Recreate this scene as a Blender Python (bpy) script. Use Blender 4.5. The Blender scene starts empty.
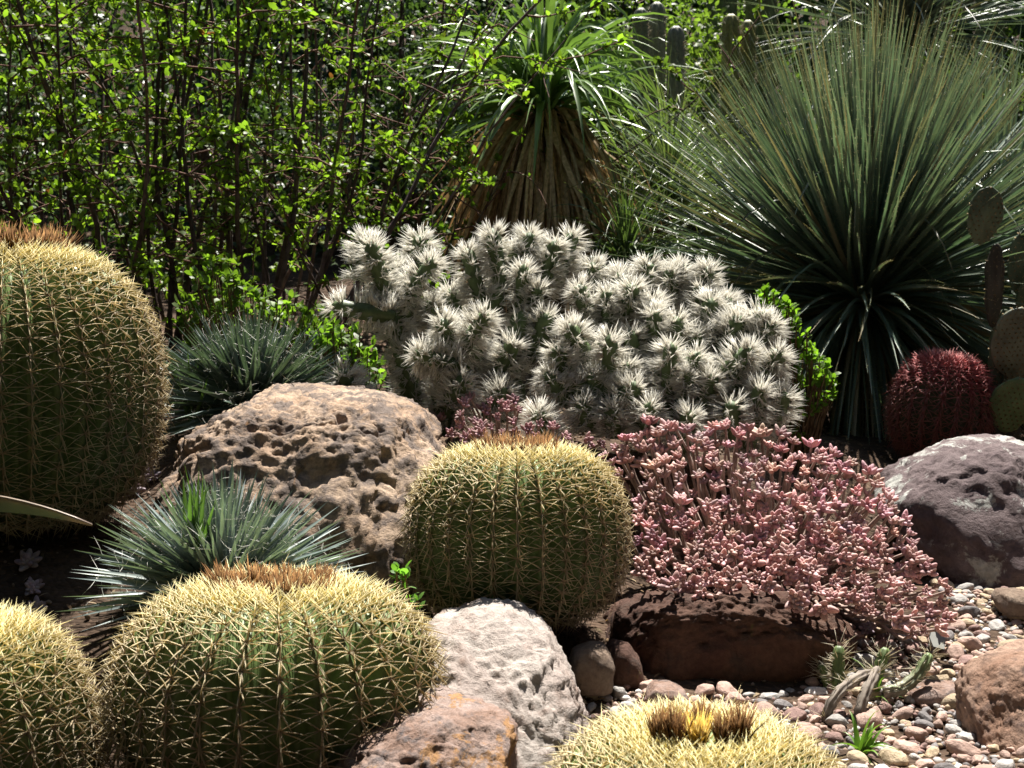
import bpy, bmesh, math, random
import numpy as np
from mathutils import Vector, Matrix

SC = bpy.context.scene
COL = SC.collection
rad = math.radians

# ------------------------------------------------------------------ camera
F_PX, HORIZ, EYE_Z = 1407.0, 200.0, 1.0
PITCH = math.atan((384 - HORIZ) / F_PX)
cam_d = bpy.data.cameras.new('camera')
cam_d.sensor_width = 36.0
cam_d.lens = 36.0 * F_PX / 1024.0
cam_d.clip_start, cam_d.clip_end = 0.05, 400
cam = bpy.data.objects.new('camera', cam_d)
cam.location = (0, 0, EYE_Z)
cam.rotation_euler = (math.pi / 2 - PITCH, 0, 0)
COL.objects.link(cam)
SC.camera = cam
cam_d.dof.use_dof = True
cam_d.dof.focus_distance = 3.2
cam_d.dof.aperture_fstop = 11.0

# ------------------------------------------------------------------ light
SUN_EL, SUN_AZ = rad(61), rad(13)          # azimuth measured from +Y towards +X
world = bpy.data.worlds.new('World')
SC.world = world
world.use_nodes = True
wn = world.node_tree
sky = wn.nodes.new('ShaderNodeTexSky')
sky.sky_type = 'NISHITA'
sky.sun_disc = False
sky.sun_elevation = SUN_EL
sky.sun_rotation = SUN_AZ
wn.links.new(sky.outputs[0], wn.nodes['Background'].inputs[0])
wn.nodes['Background'].inputs[1].default_value = 0.05
sun_d = bpy.data.lights.new('sun', 'SUN')
sun_d.energy = 5.0
sun_d.angle = rad(0.5)
sun_d.color = (1.0, 0.95, 0.86)
sun = bpy.data.objects.new('sun', sun_d)
s_dir = Vector((math.sin(SUN_AZ) * math.cos(SUN_EL), math.cos(SUN_AZ) * math.cos(SUN_EL), math.sin(SUN_EL)))
sun.rotation_euler = s_dir.to_track_quat('Z', 'Y').to_euler()
sun.location = s_dir * 30
COL.objects.link(sun)
SC.view_settings.view_transform = 'Standard'
SC.view_settings.look = 'None'
SC.view_settings.exposure = 1.5
SC.view_settings.gamma = 1.0
SC.cycles.max_bounces = 9
SC.cycles.diffuse_bounces = 5
SC.cycles.glossy_bounces = 2
SC.cycles.transmission_bounces = 7
SC.cycles.transparent_max_bounces = 8
SC.cycles.sample_clamp_indirect = 4.0
SC.cycles.use_denoising = True

# ------------------------------------------------------------------ helpers
_fw = np.array((0, math.cos(PITCH), -math.sin(PITCH)))
_up = np.array((0, math.sin(PITCH), math.cos(PITCH)))


def P(px, py, D):
    """World point seen at photo pixel (px, py) at distance D along +Y."""
    d = _fw + np.array((1.0, 0, 0)) * (px - 512) / F_PX + _up * (384 - py) / F_PX
    return np.array((0, 0, EYE_Z)) + d * (D / d[1])


def mpp(py, D):
    d = _fw + _up * (384 - py) / F_PX
    return (D / d[1]) / F_PX


def to_px(p):
    v = np.asarray(p, float) - np.array((0, 0, EYE_Z))
    z = v @ _fw
    return 512 + F_PX * v[..., 0] / z, 384 - F_PX * (v @ _up) / z


def nrm(v):
    return v / np.maximum(np.linalg.norm(v, axis=-1, keepdims=True), 1e-9)


def _hash(ix, iy, iz, seed):
    h = (ix.astype(np.int64) * 374761393 + iy.astype(np.int64) * 668265263 + iz.astype(np.int64) * 2147483647 + seed * 1274126177)
    h = (h ^ (h >> 13)) * 1274126177
    h = h ^ (h >> 16)
    return (h & 0xffff) / 65535.0


def vnoise(p, seed=0):
    i = np.floor(p).astype(np.int64)
    f = p - i
    f = f * f * f * (f * (f * 6 - 15) + 10)
    r = 0
    for a in (0, 1):
        for b in (0, 1):
            for c in (0, 1):
                w = (f[:, 0] if a else 1 - f[:, 0]) * (f[:, 1] if b else 1 - f[:, 1]) * (f[:, 2] if c else 1 - f[:, 2])
                r = r + w * _hash(i[:, 0] + a, i[:, 1] + b, i[:, 2] + c, seed)
    return r * 2 - 1


def fbm(p, octs=4, seed=0, gain=0.5):
    r, a = 0, 1.0
    for o in range(octs):
        r = r + a * vnoise(p * (2.03 ** o) + 17.3 * o, seed + o)
        a *= gain
    return r


class MB:
    """collects vertices / faces / vertex colours and links them as ONE mesh"""
    def __init__(s):
        s.v, s.f3, s.f4, s.c, s.n = [], [], [], [], 0

    def add(s, v, f3=None, f4=None, c=None):
        v = np.asarray(v, float).reshape(-1, 3)
        if f3 is not None and len(f3):
            s.f3.append(np.asarray(f3).reshape(-1, 3) + s.n)
        if f4 is not None and len(f4):
            s.f4.append(np.asarray(f4).reshape(-1, 4) + s.n)
        if c is None:
            c = np.ones((len(v), 3)) * 0.5
        c = np.broadcast_to(np.asarray(c, float), (len(v), 3))
        s.v.append(v)
        s.c.append(c)
        s.n += len(v)

    def mesh(s, name, mat, smooth=True):
        me = bpy.data.meshes.new(name)
        v = np.concatenate(s.v)
        c = np.concatenate(s.c)
        f3 = np.concatenate(s.f3) if s.f3 else np.zeros((0, 3), int)
        f4 = np.concatenate(s.f4) if s.f4 else np.zeros((0, 4), int)
        me.vertices.add(len(v))
        me.vertices.foreach_set('co', v.astype(np.float32).ravel())
        nl = f3.size + f4.size
        me.loops.add(nl)
        me.loops.foreach_set('vertex_index', np.concatenate((f3.ravel(), f4.ravel())).astype(np.int32))
        me.polygons.add(len(f3) + len(f4))
        st = np.concatenate((np.arange(len(f3)) * 3, f3.size + np.arange(len(f4)) * 4)).astype(np.int32)
        me.polygons.foreach_set('loop_start', st)
        me.polygons.foreach_set('use_smooth', np.full(len(f3) + len(f4), smooth))
        me.update(calc_edges=True)
        at = me.color_attributes.new('tint', 'FLOAT_COLOR', 'POINT')
        cc = np.ones((len(v), 4), np.float32)
        cc[:, :3] = c
        at.data.foreach_set('color', cc.ravel())
        me.materials.append(mat)
        return me

    def build(s, name, mat, parent=None, smooth=True, off=None):
        if off is not None:
            s.v = [a - np.asarray(off) for a in s.v]
        o = bpy.data.objects.new(name, s.mesh(name, mat, smooth))
        COL.objects.link(o)
        if parent is not None:
            o.parent = parent
        return o


def tag(o, label=None, cat=None, group=None, kind=None):
    if label:
        o['label'] = label
    if cat:
        o['category'] = cat
    if group:
        o['group'] = group
    if kind:
        o['kind'] = kind
    return o


def thing(name, loc, label, cat, group=None):
    o = bpy.data.objects.new(name, None)
    o.empty_display_size = 0.05
    o.location = tuple(float(a) for a in loc)
    COL.objects.link(o)
    return tag(o, label, cat, group)


def frame(n):
    """two unit vectors perpendicular to each n (N,3)"""
    a = np.where(np.abs(n[:, 2:3]) > 0.9, np.array([[1.0, 0, 0]]), np.array([[0, 0, 1.0]]))
    b = nrm(np.cross(a, n))
    return b, np.cross(n, b)


def spines(mb, base, dirs, length, radius, bend=None, c0=None, c1=None, sides=3):
    """curved tapering needles; all arrays (N,..)"""
    n = len(base)
    length = np.broadcast_to(length, (n,))[:, None]
    radius = np.broadcast_to(radius, (n,))[:, None]
    if bend is None:
        bend = np.zeros((n, 3))
    c0 = np.broadcast_to(c0, (n, 3))
    c1 = np.broadcast_to(c1, (n, 3))
    mid = base + dirs * length * 0.5 + bend * length * 0.25
    tip = base + dirs * length + bend * length
    a, b = frame(dirs)
    vs, cs = [], []
    for k in range(sides):
        t = 2 * math.pi * k / sides
        vs.append(base + (a * math.cos(t) + b * math.sin(t)) * radius)
        cs.append(c0)
    for k in range(sides):
        t = 2 * math.pi * k / sides
        vs.append(mid + (a * math.cos(t) + b * math.sin(t)) * radius * 0.75)
        cs.append((c0 + c1) / 2)
    vs.append(tip)
    cs.append(c1)
    m = 2 * sides + 1
    v = np.stack(vs, 1).reshape(-1, 3)
    c = np.stack(cs, 1).reshape(-1, 3)
    o = (np.arange(n) * m)[:, None]
    f4 = np.concatenate([o + np.array([[k, (k + 1) % sides, sides + (k + 1) % sides, sides + k]]) for k in range(sides)])
    f3 = np.concatenate([o + np.array([[sides + k, sides + (k + 1) % sides, 2 * sides]]) for k in range(sides)])
    mb.add(v, f3, f4, c)


def blades(mb, base, dirs, length, width, droop, rng, K=6, prof=None, fold=0.2, c0=(.1, .2, .1), c1=None, var=0.2, cpow=1.0, pw=1.0, roll=0.3, start=0.0, kink=None):
    """strap leaves; returns centre-line points (N,K+1,3) and the side vectors"""
    n = len(base)
    length = np.broadcast_to(length, (n,))
    width = np.broadcast_to(width, (n,))
    droop = np.broadcast_to(droop, (n,))
    c0 = np.broadcast_to(np.asarray(c0, float), (n, 3))
    c1 = c0 if c1 is None else np.broadcast_to(np.asarray(c1, float), (n, 3))
    if prof is None:
        prof = lambda s: (1 - s) ** 0.7
    cv = (1 + var * rng.uniform(-1, 1, (n, 1)))
    p = base.copy()
    roll_a = rng.normal(0, roll, n)
    pts, sides_, vs, cs = [], [], [], []
    for k in range(K + 1):
        s = k / K
        d = dirs.copy()
        d[:, 2] -= droop * max(0, (s - start)) ** pw
        if kink is not None:
            d = d + kink * s
        d = nrm(d)
        if k:
            p = p + d * (length / K)[:, None]
        sd = np.cross(d, np.array([[0, 0, 1.0]]))
        ln = np.linalg.norm(sd, axis=1, keepdims=True)
        sd = np.where(ln > 0.05, sd / np.maximum(ln, 1e-6), np.array([[1.0, 0, 0]]))
        nm = np.cross(sd, d)
        sd2 = sd * np.cos(roll_a)[:, None] + nm * np.sin(roll_a)[:, None]
        nm2 = np.cross(sd2, d)
        w = (width * prof(s))[:, None] * 0.5
        col = (c0 * (1 - s ** cpow) + c1 * s ** cpow) * cv
        vs += [p - sd2 * w + nm2 * w * fold, p - nm2 * w * fold, p + sd2 * w + nm2 * w * fold]
        cs += [col] * 3
        pts.append(p)
        sides_.append((sd2, w))
    m = 3 * (K + 1)
    v = np.stack(vs, 1).reshape(-1, 3)
    c = np.stack(cs, 1).reshape(-1, 3)
    o = (np.arange(n) * m)[:, None]
    f4 = []
    for k in range(K):
        for j in (0, 1):
            a = 3 * k + j
            f4.append(o + np.array([[a, a + 1, a + 4, a + 3]]))
    mb.add(v, None, np.concatenate(f4), np.clip(c, 0.004, 1))
    return np.stack(pts, 1), sides_


def leaves(mb, base, dirs, nhint, length, width, c, fold=0.15, curl=0.1):
    """small ovate leaves, six vertices each"""
    n = len(base)
    length = np.broadcast_to(length, (n,))[:, None]
    width = np.broadcast_to(width, (n,))[:, None]
    sd = nrm(np.cross(dirs, nhint))
    nm = np.cross(sd, dirs)
    P0 = base
    L1 = base + dirs * length * .35 - sd * width * .48 + nm * width * fold
    R1 = base + dirs * length * .35 + sd * width * .48 + nm * width * fold
    L2 = base + dirs * length * .75 - sd * width * .38 + nm * (width * fold - length * curl * .4)
    R2 = base + dirs * length * .75 + sd * width * .38 + nm * (width * fold - length * curl * .4)
    T = base + dirs * length - nm * length * curl
    v = np.stack((P0, L1, R1, L2, R2, T), 1).reshape(-1, 3)
    o = (np.arange(n) * 6)[:, None]
    f3 = np.concatenate((o + np.array([[0, 2, 1]]), o + np.array([[3, 4, 5]])))
    f4 = o + np.array([[1, 2, 4, 3]])
    cc = np.repeat(np.broadcast_to(c, (n, 3)), 6, 0)
    mb.add(v, f3, f4, cc)


def tube(mb, pts, radii, sides=6, c=(.1, .08, .06), cap=True, ribs=0, ribd=0.0):
    pts = np.asarray(pts, float)
    n = len(pts)
    radii = np.broadcast_to(radii, (n,))
    c = np.broadcast_to(np.asarray(c, float), (n, 3))
    tg = nrm(np.gradient(pts, axis=0))
    a = np.cross(tg[0], (0, 0, 1.0))
    if np.linalg.norm(a) < 0.1:
        a = np.cross(tg[0], (0, 1.0, 0))
    a = a / np.linalg.norm(a)
    vs, cs = [], []
    for i in range(n):
        a = a - tg[i] * (a @ tg[i])
        a = a / np.linalg.norm(a)
        b = np.cross(tg[i], a)
        for k in range(sides):
            t = 2 * math.pi * k / sides
            rr = radii[i] * (1 - ribd * (0.5 - 0.5 * math.cos(ribs * t))) if ribs else radii[i]
            vs.append(pts[i] + (a * math.cos(t) + b * math.sin(t)) * rr)
            cs.append(c[i])
    f4 = [(i * sides + k, i * sides + (k + 1) % sides, (i + 1) * sides + (k + 1) % sides, (i + 1) * sides + k) for i in range(n - 1) for k in range(sides)]
    f3 = []
    if cap:
        vs += [pts[0], pts[-1]]
        cs += [c[0], c[-1]]
        f3 = [(n * sides, (k + 1) % sides, k) for k in range(sides)] + [(n * sides + 1, (n - 1) * sides + k, (n - 1) * sides + (k + 1) % sides) for k in range(sides)]
    mb.add(np.array(vs), f3, f4, np.array(cs))


_ICO = {}


def ico(sub):
    if sub not in _ICO:
        bm = bmesh.new()
        bmesh.ops.create_icosphere(bm, subdivisions=sub, radius=1)
        v = np.array([a.co[:] for a in bm.verts])
        f = np.array([[a.index for a in q.verts] for q in bm.faces])
        bm.free()
        _ICO[sub] = (v, f)
    return _ICO[sub]


# ------------------------------------------------------------------ materials
def new_mat(name):
    m = bpy.data.materials.new(name)
    m.use_nodes = True
    nt = m.node_tree
    nt.nodes.clear()
    out = nt.nodes.new('ShaderNodeOutputMaterial')
    return m, nt, out


def N(nt, t, **kw):
    n = nt.nodes.new(t)
    for k, v in kw.items():
        setattr(n, k, v)
    return n


def leaf_mat(name, rough=0.4, trans=0.35, spec=0.4, noise=25.0, amt=0.35, bump=0.0, tsat=(1.0, 1.15, 0.5), clear=0.0):
    """vertex-tinted leaf / spine: principled surface with light passing through it"""
    m, nt, out = new_mat(name)
    at = N(nt, 'ShaderNodeAttribute', attribute_name='tint')
    tc = N(nt, 'ShaderNodeTexCoord')
    no = N(nt, 'ShaderNodeTexNoise')
    no.inputs['Scale'].default_value = noise
    no.inputs['Detail'].default_value = 3
    nt.links.new(tc.outputs['Object'], no.inputs['Vector'])
    mr = N(nt, 'ShaderNodeMapRange')
    mr.inputs['From Min'].default_value, mr.inputs['From Max'].default_value = 0.3, 0.7
    mr.inputs['To Min'].default_value, mr.inputs['To Max'].default_value = 1 - amt, 1 + amt
    nt.links.new(no.outputs['Fac'], mr.inputs['Value'])
    mul = N(nt, 'ShaderNodeVectorMath', operation='MULTIPLY')
    nt.links.new(at.outputs['Color'], mul.inputs[0])
    nt.links.new(mr.outputs[0], mul.inputs[1])
    pr = N(nt, 'ShaderNodeBsdfPrincipled')
    pr.inputs['Roughness'].default_value = rough
    pr.inputs['Specular IOR Level'].default_value = spec
    nt.links.new(mul.outputs[0], pr.inputs['Base Color'])
    if bump:
        bp = N(nt, 'ShaderNodeBump')
        bp.inputs['Strength'].default_value = bump
        bp.inputs['Distance'].default_value = 0.004
        nt.links.new(no.outputs['Fac'], bp.inputs['Height'])
        nt.links.new(bp.outputs[0], pr.inputs['Normal'])
    if trans > 0:
        ml = N(nt, 'ShaderNodeVectorMath', operation='MULTIPLY')
        ml.inputs[1].default_value = tuple(a * 1.6 for a in tsat)
        nt.links.new(mul.outputs[0], ml.inputs[0])
        tr = N(nt, 'ShaderNodeBsdfTranslucent')
        nt.links.new(ml.outputs[0], tr.inputs['Color'])
        mx = N(nt, 'ShaderNodeMixShader')
        mx.inputs[0].default_value = trans
        nt.links.new(pr.outputs[0], mx.inputs[1])
        nt.links.new(tr.outputs[0], mx.inputs[2])
        if clear:
            tp = N(nt, 'ShaderNodeBsdfTransparent')
            m2 = N(nt, 'ShaderNodeMixShader')
            m2.inputs[0].default_value = clear
            nt.links.new(mx.outputs[0], m2.inputs[1])
            nt.links.new(tp.outputs[0], m2.inputs[2])
            nt.links.new(m2.outputs[0], out.inputs[0])
        else:
            nt.links.new(mx.outputs[0], out.inputs[0])
    else:
        nt.links.new(pr.outputs[0], out.inputs[0])
    return m


def rock_mat(name, c_a, c_b, c_c, scale=6.0, pit=0.6, lichen=None, lich_amt=0.55, rough=0.9, bump=0.8, pitc=0.35, cpos=.52):
    m, nt, out = new_mat(name)
    tc = N(nt, 'ShaderNodeTexCoord')
    L = nt.links.new

    def noise(sc, det=6, ro=0.6, dist=0.0):
        n = N(nt, 'ShaderNodeTexNoise')
        n.inputs['Scale'].default_value = sc
        n.inputs['Detail'].default_value = det
        n.inputs['Roughness'].default_value = ro
        n.inputs['Distortion'].default_value = dist
        L(tc.outputs['Object'], n.inputs['Vector'])
        return n

    def ramp(src, lo, hi):
        r = N(nt, 'ShaderNodeMapRange')
        r.inputs['From Min'].default_value, r.inputs['From Max'].default_value = lo, hi
        L(src, r.inputs['Value'])
        return r.outputs[0]

    def mix(fac, a, b):
        x = N(nt, 'ShaderNodeMix', data_type='RGBA')
        L(fac, x.inputs[0])
        for s, q in ((6, a), (7, b)):
            if isinstance(q, tuple):
                x.inputs[s].default_value = (*q, 1)
            else:
                L(q, x.inputs[s])
        return x.outputs[2]

    n1 = noise(scale, 7, 0.65, 0.4)
    n2 = noise(scale * 2.7 + 3, 8, 0.7, 0.2)
    n3 = noise(scale * 14, 5, 0.7)
    col = mix(ramp(n1.outputs['Fac'], .42, .6), c_a, c_b)
    col = mix(ramp(n2.outputs['Fac'], cpos, cpos + .12), col, c_c)
    if lichen:
        n4 = noise(scale * 1.3 + 1.7, 9, 0.72, 0.6)
        col = mix(ramp(n4.outputs['Fac'], lich_amt, lich_amt + .05), col, lichen)
    gr = N(nt, 'ShaderNodeMapRange')
    gr.inputs['From Min'].default_value, gr.inputs['From Max'].default_value = .3, .7
    gr.inputs['To Min'].default_value, gr.inputs['To Max'].default_value = .72, 1.25
    L(n3.outputs['Fac'], gr.inputs['Value'])
    mul = N(nt, 'ShaderNodeVectorMath', operation='MULTIPLY')
    L(col, mul.inputs[0])
    L(gr.outputs[0], mul.inputs[1])
    vor = N(nt, 'ShaderNodeTexVoronoi')
    vor.inputs['Scale'].default_value = scale * 5
    vor.inputs['Randomness'].default_value = 1
    # distort the pits with noise
    add = N(nt, 'ShaderNodeVectorMath', operation='MULTIPLY_ADD')
    add.inputs[1].default_value = (0.12, 0.12, 0.12)
    L(n2.outputs['Color'], add.inputs[0])
    L(tc.outputs['Object'], add.inputs[2])
    L(add.outputs[0], vor.inputs['Vector'])
    pitm = ramp(vor.outputs['Distance'], 0.08, 0.34)
    # pits occur only in patches
    pm = N(nt, 'ShaderNodeMath', operation='MAXIMUM')
    L(pitm, pm.inputs[0])
    L(ramp(n1.outputs['Fac'], .35, .41), pm.inputs[1])
    dk = mix(pm.outputs[0], (pitc, pitc, pitc), (1., 1., 1.))
    mul2 = N(nt, 'ShaderNodeVectorMath', operation='MULTIPLY')
    L(mul.outputs[0], mul2.inputs[0])
    L(dk, mul2.inputs[1])
    pr = N(nt, 'ShaderNodeBsdfPrincipled')
    pr.inputs['Roughness'].default_value = rough
    pr.inputs['Specular IOR Level'].default_value = 0.2
    L(mul2.outputs[0], pr.inputs['Base Color'])
    b1 = N(nt, 'ShaderNodeBump')
    b1.inputs['Strength'].default_value = bump
    b1.inputs['Distance'].default_value = 0.02
    L(n2.outputs['Fac'], b1.inputs['Height'])
    b2 = N(nt, 'ShaderNodeBump')
    b2.inputs['Strength'].default_value = pit
    b2.inputs['Distance'].default_value = 0.012
    L(pm.outputs[0], b2.inputs['Height'])
    L(b1.outputs[0], b2.inputs['Normal'])
    b3 = N(nt, 'ShaderNodeBump')
    b3.inputs['Strength'].default_value = bump * .7
    b3.inputs['Distance'].default_value = 0.006
    L(n3.outputs['Fac'], b3.inputs['Height'])
    L(b2.outputs[0], b3.inputs['Normal'])
    L(b3.outputs[0], pr.inputs['Normal'])
    L(pr.outputs[0], out.inputs[0])
    return m


M_spine = leaf_mat('golden_spine', 0.45, 0.3, 0.3, 40, 0.2, tsat=(1, .97, .74))
M_body = leaf_mat('cactus_skin', 0.5, 0.0, 0.35, 60, 0.3, bump=0.2)
M_dry = leaf_mat('dry_flower', 0.9, 0.12, 0.1, 60, 0.35, tsat=(1, .8, .5))
M_red = leaf_mat('red_spine', 0.5, 0.25, 0.3, 40, 0.25, tsat=(1, .6, .6))
M_white = leaf_mat('white_spine', 0.3, 0.5, 0.8, 40, 0.03, tsat=(.62, .61, .58), clear=.52)
M_leaf = leaf_mat('shrub_leaf', 0.5, 0.45, 0.3, 6, 0.35, tsat=(1.12, 1.3, .4))
M_gloss = leaf_mat('glossy_leaf', 0.45, 0.25, 0.4, 4, 0.4, tsat=(1.1, 1.3, .5))
M_blade = leaf_mat('strap_leaf', 0.38, 0.2, 0.5, 10, 0.25, tsat=(1.1, 1.2, .5))
M_sotol = leaf_mat('sotol_leaf', 0.42, 0.10, 0.5, 10, 0.25, tsat=(1.0, 1.2, .6))
M_agave = leaf_mat('grey_leaf', 0.42, 0.1, 0.45, 20, 0.2)
M_pink = leaf_mat('pink_leaf', 0.6, 0.12, 0.2, 30, 0.25, tsat=(1.2, .8, .7))
M_bark = leaf_mat('bark', 0.9, 0.0, 0.1, 30, 0.5, bump=0.6)
M_pad = leaf_mat('pad_skin', 0.55, 0.0, 0.3, 15, 0.3, bump=0.2)
M_metal = leaf_mat('grey_tag', 0.45, 0.0, 0.5, 30, 0.1)

M_tan = rock_mat('tan_rock', (.31, .215, .15), (.39, .29, .215), (.14, .11, .095), 5, 0.7, (.30, .17, .085), .62, pitc=.4, cpos=.44)
M_whiterock = rock_mat('white_rock', (.33, .275, .25), (.40, .355, .325), (.22, .165, .14), 4, 0.5, (.42, .27, .15), .64, bump=.9, pitc=.6)
M_pinkrock = rock_mat('pink_rock', (.24, .155, .12), (.31, .24, .215), (.12, .10, .098), 8, 0.9, (.34, .19, .09), .56, pitc=.4)
M_purple = rock_mat('purple_rock', (.105, .078, .08), (.145, .112, .114), (.085, .062, .066), 4, 0.5, (.33, .33, .31), .54, pitc=.6)
M_brown = rock_mat('brown_rock', (.22, .13, .09), (.30, .20, .15), (.13, .085, .07), 6, 0.6, None, pitc=.5)
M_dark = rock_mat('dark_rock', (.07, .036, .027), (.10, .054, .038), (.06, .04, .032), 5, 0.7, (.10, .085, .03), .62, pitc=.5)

# ------------------------------------------------------------------ ground
ANCH = []   # (x, y, z) that the terrain passes through
for px, py, D in ((275, 800, 2.4), (-25, 880, 2.25), (700, 905, 2.0), (517, 628, 3.0), (15, 530, 3.3), (230, 600, 2.85),
                  (300, 590, 3.3), (255, 430, 3.9), (440, 440, 4.0), (660, 450, 3.95), (560, 440, 3.9), (520, 800, 2.5),
                  (900, 740, 2.6), (800, 705, 2.75), (980, 600, 3.35), (1020, 640, 3.1), (700, 680, 2.85), (600, 690, 2.8), (960, 582, 3.6),
                  (850, 640, 3.05), (740, 600, 3.45), (937, 466, 4.5), (1010, 450, 4.6), (862, 440, 5.5), (800, 440, 4.6),
                  (540, 330, 6.5), (100, 330, 5.5), (300, 320, 5.6), (400, 320, 6.2), (700, 330, 6.6), (1050, 760, 2.4), (500, 900, 2.0)):
    ANCH.append(P(px, py, D))
ANCH += [np.array(a) for a in ((-4, 3, .3), (4, 3, .05), (-3, 0, 0), (3, 0, -.05), (0, 0, -.05), (-5, 8, .6), (5, 8, .6), (0, 9, .55), (-4, 5.5, .5), (4, 5, .4), (-2.2, 3.2, .35))]
ANCH = np.array(ANCH)


def H(x, y):
    x = np.atleast_1d(np.asarray(x, float))
    y = np.atleast_1d(np.asarray(y, float))
    d2 = (x[:, None] - ANCH[None, :, 0]) ** 2 + (y[:, None] - ANCH[None, :, 1]) ** 2
    w = 1 / (d2 + 0.015) ** 1.6
    z = (w * ANCH[None, :, 2]).sum(1) / w.sum(1)
    t = np.clip((y - 9.5) / 7, 0, 1)
    return z + t * t * (3 - 2 * t) * 3.2


def ground_hit(px, py):
    """where the pixel's ray meets the terrain"""
    Ds = np.linspace(1.6, 7, 400)
    pts = np.array([P(px, py, D) for D in Ds])
    h = H(pts[:, 0], pts[:, 1])
    k = np.argmax(pts[:, 2] <= h)
    return pts[k] if pts[k, 2] <= h[k] else None


def soil_mat():
    m, nt, out = new_mat('soil')
    L = nt.links.new
    tc = N(nt, 'ShaderNodeTexCoord')
    no = N(nt, 'ShaderNodeTexNoise')
    no.inputs['Scale'].default_value = 3.0
    no.inputs['Detail'].default_value = 8
    L(tc.outputs['Object'], no.inputs['Vector'])
    vo = N(nt, 'ShaderNodeTexVoronoi')
    vo.inputs['Scale'].default_value = 70
    L(tc.outputs['Object'], vo.inputs['Vector'])
    cr = N(nt, 'ShaderNodeValToRGB')
    cr.color_ramp.elements[0].position, cr.color_ramp.elements[0].color = .3, (.03, .022, .016, 1)
    cr.color_ramp.elements[1].position, cr.color_ramp.elements[1].color = .7, (.105, .076, .056, 1)
    L(no.outputs['Fac'], cr.inputs[0])
    mx = N(nt, 'ShaderNodeMix', data_type='RGBA', blend_type='MULTIPLY')
    mx.inputs[0].default_value = .6
    L(cr.outputs[0], mx.inputs[6])
    bw = N(nt, 'ShaderNodeSeparateColor')
    L(vo.outputs['Color'], bw.inputs[0])
    cc = N(nt, 'ShaderNodeValToRGB')
    cc.color_ramp.elements[0].color = (.5, .42, .38, 1)
    cc.color_ramp.elements[1].color = (1.4, 1.2, 1.1, 1)
    L(bw.outputs[0], cc.inputs[0])
    L(cc.outputs[0], mx.inputs[7])
    pr = N(nt, 'ShaderNodeBsdfPrincipled')
    pr.inputs['Roughness'].default_value = .95
    pr.inputs['Specular IOR Level'].default_value = .1
    L(mx.outputs[2], pr.inputs['Base Color'])
    b = N(nt, 'ShaderNodeBump')
    b.inputs['Distance'].default_value = .01
    b.inputs['Strength'].default_value = .9
    b.invert = True
    L(vo.outputs['Distance'], b.inputs['Height'])
    L(b.outputs[0], pr.inputs['Normal'])
    L(pr.outputs[0], out.inputs[0])
    return m


M_soil = soil_mat()


def build_ground():
    xs = np.concatenate((np.linspace(-60, -4.2, 24), np.linspace(-4, 4, 180), np.linspace(4.2, 60, 24)))
    ys = np.concatenate((np.linspace(-12, 1.4, 10), np.linspace(1.5, 7, 150), np.linspace(7.2, 18, 30), np.linspace(20, 80, 12)))
    X, Y = np.meshgrid(xs, ys)
    z = H(X.ravel(), Y.ravel())
    p = np.stack((X.ravel(), Y.ravel(), z), 1)
    p[:, 2] += fbm(p * 9, 3, 5) * 0.008
    nx = len(xs)
    i, j = np.meshgrid(np.arange(len(ys) - 1), np.arange(nx - 1), indexing='ij')
    a = (i * nx + j).ravel()
    mb = MB()
    mb.add(p, None, np.stack((a, a + 1, a + nx + 1, a + nx), 1))
    o = mb.build('ground', M_soil)
    o['kind'] = 'structure'


build_ground()


# ------------------------------------------------------------------ rocks
def in_poly(px, py, poly):
    inside = np.zeros(len(px), bool)
    n = len(poly)
    for i in range(n):
        x1, y1 = poly[i]
        x2, y2 = poly[(i + 1) % n]
        c = ((y1 > py) != (y2 > py)) & (px < (x2 - x1) * (py - y1) / (y2 - y1 + 1e-9) + x1)
        inside ^= c
    return inside


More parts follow.
